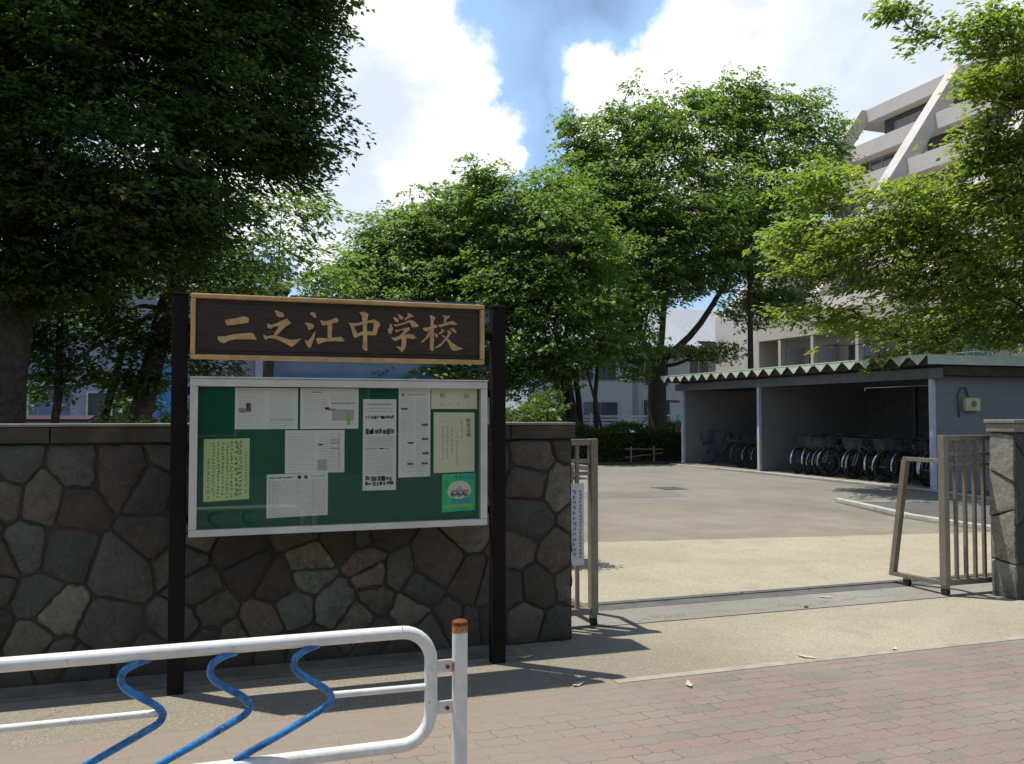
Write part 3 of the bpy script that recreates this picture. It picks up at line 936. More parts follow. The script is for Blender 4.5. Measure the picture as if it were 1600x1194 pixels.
for dx in (0, -.262, -.524):
    y = YB - .012
    cpts = [(.360 + dx, YB, .782), (.318 + dx, y, .772), (.287 + dx, y, .752), (.279 + dx, y, .728), (.293 + dx, y, .700), (.335 + dx, y, .668),
            (.378 + dx, y, .640), (.398 + dx, y, .618), (.401 + dx, y, .600), (.386 + dx, y, .580), (.330 + dx, y, .550), (.23 + dx, y, .500),
            (.132 + dx, YB, .450), (.095 + dx, YB, .430)]
    MB().tube(spline(cpts), .0118, 12).build('wheel_holder', M_BPAINT, bar, smooth=True)
for x in (.849, -1.86):
    p = MB().tube([(x, YB, -.05), (x, YB, .79)], .0272, 24).build('post', M_WPAINT, bar, smooth=40)
    MB().tube([(x, YB, .785), (x, YB, .812)], .0276, 24).build('rust_collar', M_RUST2, p, smooth=40)
    MB().tube([(x, YB, .812), (x, YB, .822), (x, YB, .8265)], [.0290, .0290, .023], 24).build('post_cap', M_RUST, p, smooth=40)
    sgn = 1 if x > 0 else -1
    MB().tube([(x - .0285, YB - .012, .655), (x - .0285, YB - .012, .690)], .004, 6).build('weld', M_RUST2, p)
    e = xr if x > 0 else xl
    for z in (.672, .530):
        b = MB().box(min(e + sgn * .018, x - sgn * .022), max(e + sgn * .018, x - sgn * .022), YB - .003, YB + .003, z - .022, z + .022)
        bo = b.build('bracket', M_WPAINT, bar, bevel=.001)
        cx = (e + x) / 2 + sgn * .006
        MB().tube([(cx, YB - .010, z - .002), (cx, YB + .010, z - .002)], .007, 6).build('bolt', M_RUST, bo)

# ================================================================ GATES
def gate(name, label, xe, sgn, length, plate=False):
    """sliding gate leaf: end frame at x = xe, leaf running in direction sgn"""
    g = thing(name, label, 'gate', (xe, 6.0, 0), 'sliding leaves of the school gate')
    x1 = xe + sgn * length
    lo, hi = min(xe, x1), max(xe, x1)
    post = MB().box(*sorted((xe, xe + sgn * .055)), 5.965, 6.035, .085, 1.372)
    post.build('end_post', M_BRONZE, g, bevel=.004)
    a = xe + sgn * .056
    lo2, hi2 = min(a, x1), max(a, x1)
    MB().box(lo2, hi2, 5.97, 6.03, 1.325, 1.370).build('rail', M_BRONZE, g, bevel=.003)
    MB().box(lo2, hi2, 5.975, 6.025, 1.195, 1.222).build('rail', M_BRONZE, g, bevel=.003)
    MB().box(lo2, hi2, 5.975, 6.025, 1.105, 1.130).build('rail', M_BRONZE, g, bevel=.003)
    MB().box(lo2, hi2, 5.97, 6.03, .088, .135).build('rail', M_BRONZE, g, bevel=.003)
    x = xe + sgn * .155
    while abs(x - xe) < length:
        if plate is False or True:
            for z0_, z1_ in ((.136, 1.104), (1.131, 1.194), (1.223, 1.324)):
                pass
            MB().box(x - .013, x + .013, 5.985, 6.015, .136, 1.324).build('upright', M_BRONZE, g, bevel=.002)
        x += sgn * .104
    # splayed end frame
    xm = xe + sgn * .028
    f = MB().bar((xm, 6.035, 1.150), (xm, 6.45, 1.150), .05, .035)
    f.bar((xm, 6.435, 1.133), (xm, 6.61, .105), .05, .055)
    f.bar((xm, 6.035, .105), (xm, 6.64, .088), .05, .035)
    f.build('end_frame', M_BRONZE, g, bevel=.003)
    for yy in (6.0, 6.44):
        c = MB().box(xm - .022, xm + .022, yy - .03, yy + .03, .062, .086).build('caster', M_BRONZE, g, bevel=.003)
        MB().tube([(xm - .018, yy, .038), (xm + .018, yy, .038)], .036, 18).build('wheel', M_RUBBER, c, smooth=40)
    return g


gate('sliding_gate', 'bronze barred sliding gate leaf in front of the right stone pillar end, open', 5.965, 1, 2.6)
gl = gate('sliding_gate', 'bronze barred sliding gate leaf tucked behind the right end of the stone wall', 2.725, -1, 2.4)
PLX = ('gate_plate', 'white vertical plate with faded writing hung on the left gate leaf', 'sign plate')
pr = MB().box(2.46, 2.606, 5.955, 5.968, .455, 1.05)
random.seed(3)
for (cx, w_) in ((2.578, .020), (2.53, .03)):
    z = 1.0
    while z > .52:
        for q in range(5):
            if q % 2:
                zz = z - random.uniform(.004, w_)
                pr.box(cx - w_ * .5, cx + w_ * random.uniform(.1, .5), 5.9535, 5.9548, zz, zz + .004)
            else:
                xx = cx + random.uniform(-.45, .35) * w_
                pr.box(xx, xx + .004, 5.9522, 5.9532, z - w_ * .95, z - w_ * .1)
        z -= w_ * 1.25
pl = pr.build('gate_plate', M_PLATEW, loc=(2.55, 5.97, .75))
pl.data.materials.append(mat('faded_ink', (.26, .30, .36), rough=.8))
pl.data.polygons.foreach_set('material_index', [0] * 6 + [1] * (len(pl.data.polygons) - 6))
tag(pl, PLX[1], PLX[2])

# ================================================================ BICYCLE SHED
sh = thing('bicycle_shed', 'long bicycle shed with pale green folded roof and grey panel walls', 'shed', (15.3, 19.2, 0))
MB().box(13.92, 17.6, 14.0, 24.6, -.02, .04).build('floor_slab', M_INNER2, sh)
MB().box(14.02, 17.5, 14.22, 14.30, .04, 2.34).build('end_wall', M_SIDE, sh)
MB().box(14.02, 17.42, 20.20, 20.27, .04, 2.30).build('partition', M_SIDE, sh)
MB().box(14.02, 17.42, 24.20, 24.28, .04, 2.30).build('end_wall', M_SIDE, sh)
MB().box(17.43, 17.5, 14.31, 20.2, .04, 2.29).box(17.43, 17.5, 20.201, 24.28, .04, 2.18).build('rear_wall', M_SHEDB, sh)
for y in (14.25, 20.235, 24.24):
    MB().box(13.93, 14.018, y - .05, y + .05, .04, 2.28).build('post', M_LAV, sh, bevel=.006)
for y in (16.4, 18.3, 22.2):
    MB().box(17.34, 17.425, y - .04, y + .04, .04, 2.28).build('rear_post', M_BEAM, sh, bevel=.006)
MB().box(13.90, 14.03, 14.0, 24.6, 2.285, 2.50).build('front_beam', M_BEAM, sh, bevel=.004)
MB().box(14.035, 17.5, 14.0, 14.10, 2.345, 2.54).build('side_beam', M_COPING, sh, bevel=.004)
MB().box(14.035, 17.5, 24.5, 24.6, 2.30, 2.52).build('side_beam', M_BEAM, sh, bevel=.004)
MB().box(17.36, 17.5, 14.12, 24.48, 2.30, 2.44).build('rear_beam', M_BEAM, sh)
# folded plate roof: zigzag sheet running front to back
rf = MB()
pitch, y0, n_ = .50, 13.93, 22
xf, xb = 13.58, 17.8
zf, zbk, dep = 2.725, 2.60, .165
th = .012
prof = []
for i in range(n_):
    y = y0 + i * pitch
    prof += [(y, 0), (y + .07, 0), (y + .25, -1), (y + .32, -1)] if False else [(y, 0), (y + .05, 0), (y + .27, -1), (y + .28, -1)]
prof.append((y0 + n_ * pitch, 0))
vs = []
for (x, zt_) in ((xf + .05, zf), (xb, zbk)):
    for lay in (0, -th):
        for (y, k_) in prof:
            vs.append((x, y, zt_ + k_ * dep + lay))
m_ = len(prof)
fs = []
for i in range(m_ - 1):
    fs.append((i, i + 1, 2 * m_ + i + 1, 2 * m_ + i))
    fs.append((m_ + i, 3 * m_ + i, 3 * m_ + i + 1, m_ + i + 1))
    fs.append((i, m_ + i, m_ + i + 1, i + 1))
    fs.append((2 * m_ + i, 2 * m_ + i + 1, 3 * m_ + i + 1, 3 * m_ + i))
rf.add(vs, fs)
roof = rf.build('roof', M_ROOFG, sh)
roof.data.materials.append(mat('roof_underside', (.07, .062, .05), rough=.9, var=.3))
roof.data.polygons.foreach_set('material_index', [0, 1, 1, 0] * (m_ - 1))
MB().box(xf + .09, xf + .11, y0 + .02, y0 + n_ * pitch - .02, zf - dep + .005, zf - .02).build('eave_board', M_COPING, roof)
# closing flashings: pale triangles pointing down at the eave
fl = MB()
for i in range(n_):
    y = y0 + i * pitch
    fl.prism([(xf - .014, y + .04, zf + .012), (xf - .014, y + .275, zf - dep - .012), (xf - .014, y + .51, zf + .012)][::-1], (.01, 0, 0))
fl.build('eave_flashing', M_ROOFG, roof)
MB().box(xf - .02, xb, y0 - .035, y0 - .005, 2.56, 2.755).build('verge_trim', M_ROOFG, roof, bevel=.004)
MB().box(xf - .02, xf + .10, y0, y0 + n_ * pitch, 2.740, 2.762).build('ridge_strip', M_ROOFG, roof)
mbx = MB().box(14.72, 15.10, 14.10, 14.215, 1.62, 1.90).build('meter_box', M_YELP, sh, bevel=.02)
MB().tube([(14.91, 14.09, 1.77), (14.91, 14.105, 1.77)], .07, 18).build('dial', M_SIDE, mbx)
MB().tube([(14.62, 14.19, 1.5), (14.60, 14.19, 1.95), (14.68, 14.19, 2.1), (14.8, 14.19, 2.12), (14.86, 14.19, 1.91)], .018, 8).build('conduit', M_BEAM, sh, smooth=True)


# ---- bicycles
def make_bike(label, m_frame, group):
    b = thing('bicycle', label, 'bicycle', (0, 0, 0), group)
    for x in (-.52, .52):
        wv = MB()
        ring = [(x + .315 * math.cos(a), 0, .33 + .315 * math.sin(a)) for a in np.linspace(0, 2 * math.pi, 29)]
        wv.tube(ring, .019, 6, cap=False)
        wo_ = wv.build('wheel', M_RUBBER, b, smooth=True)
        rm = MB()
        rm.tube([(x + .292 * math.cos(a), 0, .33 + .292 * math.sin(a)) for a in np.linspace(0, 2 * math.pi, 25)], .011, 4, cap=False)
        for k_ in range(14):
            a = k_ * math.pi / 7
            rm.tube([(x, .02 * (-1) ** k_, .33), (x + .29 * math.cos(a), 0, .33 + .29 * math.sin(a))], .0022, 3, cap=False)
        rm.tube([(x, -.045, .33), (x, .045, .33)], .02, 8)
        rm.build('rim', mat('dull_rim', (.12, .12, .13), rough=.45, metal=.5), wo_)
        a0_, a1_ = (20, 190) if x < 0 else (-10, 135)
        fd = MB()
        aa = np.radians(np.linspace(a0_, a1_, 16))
        for s_, t2 in zip(aa, aa[1:]):
            p = [(x + .348 * math.cos(q), yy, .33 + .348 * math.sin(q)) for q in (s_, t2) for yy in (-.018, .018)]
            fd.add(p, [(0, 1, 3, 2)])
        fd.build('mudguard', M_CHROME if x > 0 else M_BLACK, b, smooth=True)
    f = MB()
    BB, ST, HT, HB = (-.08, 0, .30), (-.22, 0, .72), (.33, 0, .86), (.38, 0, .68)
    f.tube([BB, ST], .016, 8).tube([HT, HB], .019, 8).tube([HB, (.24, 0, .48), BB], .018, 8).tube([(.35, 0, .76), (-.16, 0, .52)], .014, 8)
    for yy in (-.05, .05):
        f.tube([(-.52, yy, .33), (BB[0], yy * .4, BB[2])], .009, 6).tube([(-.52, yy, .33), (-.19, yy * .3, .64)], .008, 6)
        f.tube([(HB[0], yy * .7, HB[2]), (.52, yy, .33)], .011, 6)
    f.build('frame', m_frame, b, smooth=True)
    MB().tube([(-.22, 0, .72), (-.235, 0, .83)], .012, 8).build('seat_post', M_CHROME, b, smooth=True)
    MB().tube([(-.37, 0, .86), (-.30, 0, .875), (-.2, 0, .865), (-.08, 0, .855)], [.05, .085, .05, .018], 10).build('saddle', M_SADDLE, b, smooth=True)
    h = MB().tube([(.33, 0, .86), (.31, 0, .97)], .012, 8)
    h.tube([(.10, -.27, .99), (.22, -.26, 1.0), (.33, -.18, 1.0), (.34, 0, .98), (.33, .18, 1.0), (.22, .26, 1.0), (.10, .27, .99)], .011, 8)
    h.build('handlebar', M_BLACK, b, smooth=True)
    bk = MB()
    for k_ in range(6):
        z = .70 + k_ * .045
        e = .13 + k_ * .008
        bk.tube([(.42, -e, z), (.42, e, z), (.66 + k_ * .01, e, z), (.66 + k_ * .01, -e, z), (.42, -e, z)], .004, 3, cap=False)
    for k_ in range(9):
        y = -.13 + k_ * .0325
        bk.tube([(.66, y, .70), (.71, y * 1.3, .925)], .003, 3, cap=False)
        bk.tube([(.42, y, .70), (.42, y * 1.3, .925)], .003, 3, cap=False)
    bk.build('basket', M_BLACK if m_frame is M_BLACK else mat('dull_basket', (.10, .10, .10), rough=.6), b)
    rk = MB()
    for yy in (-.05, 0, .05):
        rk.tube([(-.24, yy, .72), (-.72, yy, .71)], .006, 4)
    rk.tube([(-.70, -.055, .71), (-.52, -.055, .33)], .005, 4).tube([(-.70, .055, .71), (-.52, .055, .33)], .005, 4)
    rk.build('carrier', M_CHROME, b)
    MB().tube([(-.08, -.09, .30), (-.08, .09, .30)], .016, 8).tube([(-.08, .09, .30), (.07, .09, .22), (.07, .16, .22)], .010, 6).tube(
        [(-.08, -.09, .30), (-.23, -.09, .38), (-.23, -.16, .38)], .010, 6).build('crank', M_BLACK, b)
    return b


ORD = ['first', 'second', 'third', 'fourth', 'fifth', 'sixth', 'seventh', 'eighth', 'ninth', 'tenth', 'eleventh', 'twelfth', 'thirteenth', 'fourteenth']
random.seed(21)
g1, g2 = 'bicycles parked in the near bay of the shed', 'bicycles parked in the far bay of the shed'
bikeA = make_bike('first bicycle from the grey partition in the near bay of the shed', M_BLACK, g1)
bikeB = make_bike('bicycle with dark blue frame, second from the partition in the near shed bay', M_BIKEB, g1)
bikeC = make_bike('third bicycle from the grey partition in the near bay of the shed', mat('bike_silver', (.30, .31, .32), rough=.35, metal=.4), g1)
ys = [19.35 - .37 * i for i in range(13)]
for i, y in enumerate(ys):
    loc = (14.95 + random.uniform(-.12, .12), y, .04)
    rz = math.pi + R(random.uniform(-16, 18) + 14)
    src = (bikeA, bikeB, bikeA, bikeC, bikeA, bikeB, bikeC, bikeA, bikeA, bikeB, bikeA, bikeC, bikeA)[i]
    if i == 2:
        bikeC.location, bikeC.rotation_euler = loc, (0, 0, rz)
    elif i == 0:
        bikeA.location, bikeA.rotation_euler = loc, (0, 0, rz)
    elif i == 1:
        bikeB.location, bikeB.rotation_euler = loc, (0, 0, rz)
    else:
        d_ = dup(src, loc, rz, '%s bicycle from the grey partition in the near bay of the shed' % ORD[i], g1)
    k_ = .93 + .11 * random.random()
    q_ = bikeA if i == 0 else bikeB if i == 1 else bikeC if i == 2 else d_
    q_.rotation_euler.x = R(random.uniform(-4, 4))
    q_.scale = (k_, k_, k_)
far = [(14.9, 23.55, 92), (15.1, 21.9, 170), (15.0, 21.4, 186), (15.05, 20.9, 178)]
flab = ['bicycle standing sideways alone at the far end of the shed', 'left one of three bicycles beside the partition in the far shed bay',
        'middle one of three bicycles beside the partition in the far shed bay', 'right one of three bicycles beside the partition in the far shed bay']
for (x, y, a), l_ in zip(far, flab):
    dup(bikeB if y > 23 else bikeA, (x, y, .04), R(a + 20 if y > 23 else a), l_, g2)

# ---- court details: drain cover, repaired asphalt patch
dr = MB()
for i in range(9):
    dr.box(8.9 + i * .06, 8.94 + i * .06, 16.2, 16.7, -.01, .012)
dr.box(8.86, 9.44, 16.16, 16.195, -.01, .014).box(8.86, 9.44, 16.705, 16.74, -.01, .014)
tag(dr.build('drain_cover', M_TRACK), kind='structure')
struct('asphalt_patch', MB().sheet([(6.0, 15.1), (8.6, 14.7), (8.9, 15.9), (6.4, 16.5)], .0062), concrete('patch_asphalt', (.165, .155, .135), (.195, .182, .16), .4, 50))
# ================================================================ TREES
LOBES = {'A': [(-2.22, 12.3, 6.27, 1.74, 1.39, 1.19, 330), (-3.46, 12.2, 4.96, 1.66, 1.68, 1.89, 550), (-0.67, 12.6, 6.52, 1.61, 1.37, 1.27, 285), (0.83, 12.6, 7.09, 0.97, 0.8, 0.71, 88), (1.33, 12.4, 7.53, 0.53, 0.5, 0.53, 36), (1.17, 12.4, 6.24, 0.54, 0.51, 0.53, 37), (-1.33, 11.8, 4.43, 1.63, 1.26, 1.01, 273), (0.32, 12.2, 5.46, 1.27, 1.04, 0.93, 165), (0.83, 12.3, 5.15, 0.78, 0.57, 0.43, 45), (-2.0, 12.2, 3.36, 1.03, 0.75, 0.55, 91), (-0.78, 12.5, 4.06, 1.26, 0.92, 0.67, 120), (-1.08, 12.5, 8.06, 2.49, 1.78, 1.25, 450)],
 'B': [(-1.44, 13.8, 3.09, 1.28, 0.87, 0.55, 84), (-0.07, 14.2, 3.77, 1.26, 0.88, 0.58, 78), (-2.22, 13.6, 2.59, 0.53, 0.42, 0.35, 24), (-0.77, 14, 2.57, 0.66, 0.45, 0.28, 21), (0.68, 14.2, 4.02, 0.59, 0.52, 0.49, 15), (-0.0, 13.8, 2.27, 0.43, 0.28, 0.17, 8), (-1.79, 13.4, 2.19, 0.61, 0.44, 0.31, 29), (-0.93, 13.9, 2.09, 0.56, 0.4, 0.28, 20), (-2.05, 14.2, 1.81, 0.74, 0.45, 0.2, 16), (-1.04, 14.4, 1.72, 0.48, 0.31, 0.17, 7), (-0.33, 14, 2.77, 0.48, 0.41, 0.38, 20)],
 'C': [(1.79, 24, 6.95, 1.43, 1.28, 1.26, 51), (0.99, 24, 5.37, 1.5, 1.07, 0.75, 40), (3.28, 25, 5.47, 0.9, 0.81, 0.81, 22), (2.42, 22, 4.82, 0.86, 0.63, 0.47, 16), (0.04, 24, 5.65, 0.99, 0.94, 0.99, 25)],
 'D': [(6.79, 31, 7.48, 2.28, 1.9, 1.71, 75), (8.21, 31, 8.62, 1.85, 1.56, 1.44, 50), (5.45, 30, 6.33, 1.53, 1.19, 0.98, 32), (5.23, 30, 7.31, 0.65, 0.7, 0.83, 8), (9.12, 30, 7.21, 1.82, 1.73, 1.82, 64), (7.03, 30, 6.19, 2.89, 1.79, 0.89, 52), (5.5, 29, 2.88, 2.12, 1.15, 0.3, 11), (3.7, 28, 2.51, 0.8, 0.48, 0.2, 3), (7.42, 28, 2.81, 2.3, 1.39, 0.63, 33)],
 'E': [(9.51, 29, 8.86, 1.66, 1.47, 1.44, 49), (8.81, 29, 9.59, 0.66, 0.63, 0.66, 6), (10.8, 28, 6.97, 2.61, 2.37, 2.39, 132), (9.19, 28, 5.15, 1.92, 1.62, 1.49, 63), (11.32, 27, 4.69, 2.33, 1.81, 1.48, 77), (10.41, 27, 3.61, 2.3, 1.44, 0.73, 38), (9.3, 27, 2.75, 1.03, 0.83, 0.7, 17), (10.86, 27, 2.77, 1.05, 0.76, 0.55, 12), (14.55, 29, 3.25, 0.93, 0.64, 0.42, 6), (12.16, 29, 7.22, 2.05, 1.94, 2.05, 81), (14.4, 30, 5.83, 1.68, 1.48, 1.44, 42), (14.17, 29, 4.06, 1.62, 1.08, 0.65, 20), (11.67, 29, 9.03, 1.36, 1.29, 1.36, 36), (5.92, 29, 5.35, 1.91, 1.31, 0.85, 36), (7.72, 27.5, 3.79, 1.24, 1.08, 1.03, 30)],
 'F': [(19.65, 33.5, 13.76, 2.62, 2.16, 1.93, 66), (17.06, 33, 13.61, 1.6, 1.27, 1.07, 24), (14.28, 33, 12.91, 1.09, 1.04, 1.09, 14), (15.87, 33, 11.87, 2.37, 2.0, 1.84, 63), (23.08, 33.5, 14.7, 2.13, 1.85, 1.76, 46), (25.48, 33.5, 14.96, 1.45, 1.38, 1.45, 20), (21.43, 33.5, 15.38, 1.68, 1.2, 0.84, 14), (22.75, 33, 15.94, 0.67, 0.72, 0.84, 5), (19.37, 33, 15.25, 0.6, 0.57, 0.6, 3), (26.03, 33.5, 16.21, 0.87, 0.64, 0.47, 4), (15.88, 33, 14.02, 0.53, 0.48, 0.47, 3), (13.71, 33, 13.52, 0.47, 0.37, 0.31, 2), (27.62, 33.5, 15.2, 0.53, 0.56, 0.65, 3), (18.0, 32, 10.2, 4.71, 3.36, 2.36, 162), (23.7, 33, 11.73, 3.1, 2.55, 2.26, 88), (26.87, 33.5, 13.62, 1.32, 1.32, 1.46, 18), (15.13, 31.5, 7.82, 3.27, 2.57, 2.14, 110), (14.53, 32, 9.93, 2.28, 1.93, 1.77, 63), (20.1, 32, 8.2, 3.47, 2.34, 1.47, 72), (24.33, 33, 8.62, 2.55, 2.02, 1.7, 54), (22.64, 33, 6.26, 1.96, 1.33, 0.84, 21), (18.27, 32, 7.29, 2.36, 1.62, 1.05, 36), (16.81, 32, 9.32, 2.07, 1.72, 1.55, 48), (21.71, 33, 10.15, 2.5, 1.98, 1.66, 54), (23.61, 32.5, 6.52, 1.67, 1.19, 0.84, 18), (17.03, 33.5, 15.7, 0.43, 0.36, 0.32, 1), (24.63, 33.5, 16.05, 0.46, 0.41, 0.4, 2), (21.44, 33.5, 16.39, 0.45, 0.37, 0.34, 1), (14.88, 31, 5.22, 1.48, 1.18, 0.99, 24), (19.14, 31.5, 4.16, 1.83, 1.07, 0.42, 11), (16.25, 31.5, 6.35, 1.52, 1.09, 0.76, 18)],
 'G': [(11.09, 11, 7.61, 0.71, 0.46, 0.26, 16), (10.27, 11, 7.95, 0.32, 0.23, 0.16, 5), (11.89, 10.5, 7.72, 0.7, 0.57, 0.5, 28), (13.12, 11.5, 6.86, 0.77, 0.78, 0.88, 45), (12.42, 11.5, 7.22, 0.28, 0.29, 0.32, 5), (12.86, 11.8, 6.24, 0.56, 0.4, 0.29, 10), (13.35, 12, 5.54, 1.25, 1.08, 1.02, 99), (12.75, 13.5, 5.48, 1.59, 1.08, 0.67, 72), (12.02, 15, 6.28, 1.05, 0.75, 0.52, 29), (12.38, 14.5, 4.75, 1.93, 1.28, 0.77, 90), (11.59, 15.5, 5.29, 0.67, 0.57, 0.53, 16), (13.99, 13.5, 4.3, 1.76, 1.31, 1.0, 112), (12.38, 15.5, 3.7, 1.35, 0.81, 0.35, 26), (14.28, 15, 3.3, 1.77, 1.08, 0.49, 47), (15.86, 14, 3.53, 1.33, 0.95, 0.67, 50), (13.77, 15.2, 2.73, 0.41, 0.27, 0.16, 4), (13.58, 11, 7.51, 0.97, 1.07, 1.29, 108), (15.53, 12, 5.12, 1.31, 1.47, 1.78, 165)]}


def leaf_arrays(P, T, Nn, ln, wd, fold=.18):
    """diamond leaves: base P, long axis T, normal Nn"""
    B = np.cross(Nn, T)
    B /= np.linalg.norm(B, axis=1, keepdims=True) + 1e-9
    N2 = np.cross(T, B)
    ln = ln[:, None]
    wd = wd[:, None]
    v0 = P
    v1 = P + T * ln * .45 + B * wd * .5 + N2 * wd * fold
    v2 = P + T * ln - N2 * ln * .08
    v3 = P + T * ln * .45 - B * wd * .5 + N2 * wd * fold
    return np.stack([v0, v1, v2, v3], 1).reshape(-1, 3)


def quads_mesh(name, V, tone, m, parent):
    me = bpy.data.meshes.new(name)
    n = len(V) // 4
    org = np.array(ORIGIN[parent])
    me.vertices.add(len(V))
    me.vertices.foreach_set('co', (V - org).astype(np.float32).ravel())
    me.loops.add(len(V))
    me.loops.foreach_set('vertex_index', np.arange(len(V), dtype=np.int32))
    me.polygons.add(n)
    me.polygons.foreach_set('loop_start', np.arange(0, 4 * n, 4, dtype=np.int32))
    me.polygons.foreach_set('loop_total', np.full(n, 4, dtype=np.int32))
    at = me.attributes.new('tone', 'FLOAT', 'FACE')
    at.data.foreach_set('value', tone.astype(np.float32))
    me.update(calc_edges=True)
    me.materials.append(m)
    o = bpy.data.objects.new(name, me)
    COL.objects.link(o)
    o.parent = parent
    ORIGIN[o] = ORIGIN[parent]
    return o


def unit(v):
    return v / (np.linalg.norm(v, axis=-1, keepdims=True) + 1e-9)


def sprays(C, A, nl, sl_, leaf, droop=.12, flat=.35, rg=rng, lift=0.0):
    """leafy twigs: C centres, A horizontal-ish axes; nl leaves each"""
    n = len(C)
    t = rg.uniform(-.5, .5, (n, nl))
    side = np.where(rg.random((n, nl)) < .5, -1.0, 1.0)
    up = np.array([0, 0, 1.0])
    Sd = unit(np.cross(A, up))
    sl_ = sl_ * rg.uniform(.7, 1.3, (n, 1))
    tilt = rg.normal(0, flat, (n, 1, 1))
    off = side * rg.uniform(0, .38, (n, nl)) * sl_ * (1 - np.abs(t) * .7)
    P = C[:, None, :] + A[:, None, :] * (t * sl_)[..., None] + Sd[:, None, :] * off[..., None]
    P = P + up * (tilt * off[..., None])
    P[..., 2] += -droop * (t + .5) ** 2 * sl_ + rg.normal(0, .05, (n, nl)) * sl_
    T = unit(A[:, None, :] * rg.uniform(.4, 1, (n, nl))[..., None] + Sd[:, None, :] * (side * rg.uniform(.2, 1, (n, nl)))[..., None]
             + up * rg.normal(-.22, .28, (n, nl))[..., None])
    N_ = unit(up * 1.0 + rg.normal(0, .42, (n, nl, 3)))
    N_ = unit(N_ - T * np.sum(N_ * T, -1, keepdims=True))
    ln = leaf * rg.uniform(.65, 1.25, (n * nl))
    tone = np.clip(np.repeat(rg.normal(.5, .28, n), nl) + rg.normal(0, .2, n * nl), 0, 1)
    V = leaf_arrays(P.reshape(-1, 3), T.reshape(-1, 3), N_.reshape(-1, 3), ln, ln * .52)
    return V, tone


def gapnoise(P, sc, ph):
    x, y, z = P[:, 0] / sc, P[:, 1] / sc, P[:, 2] / sc * 1.7
    return (np.sin(2.1 * x + ph + 1.3 * np.sin(1.7 * z + ph)) + np.sin(2.7 * z + 2 * ph + np.sin(2.3 * y)) + np.sin(2.3 * y + 1.7 * x + 3 * ph)) / 3


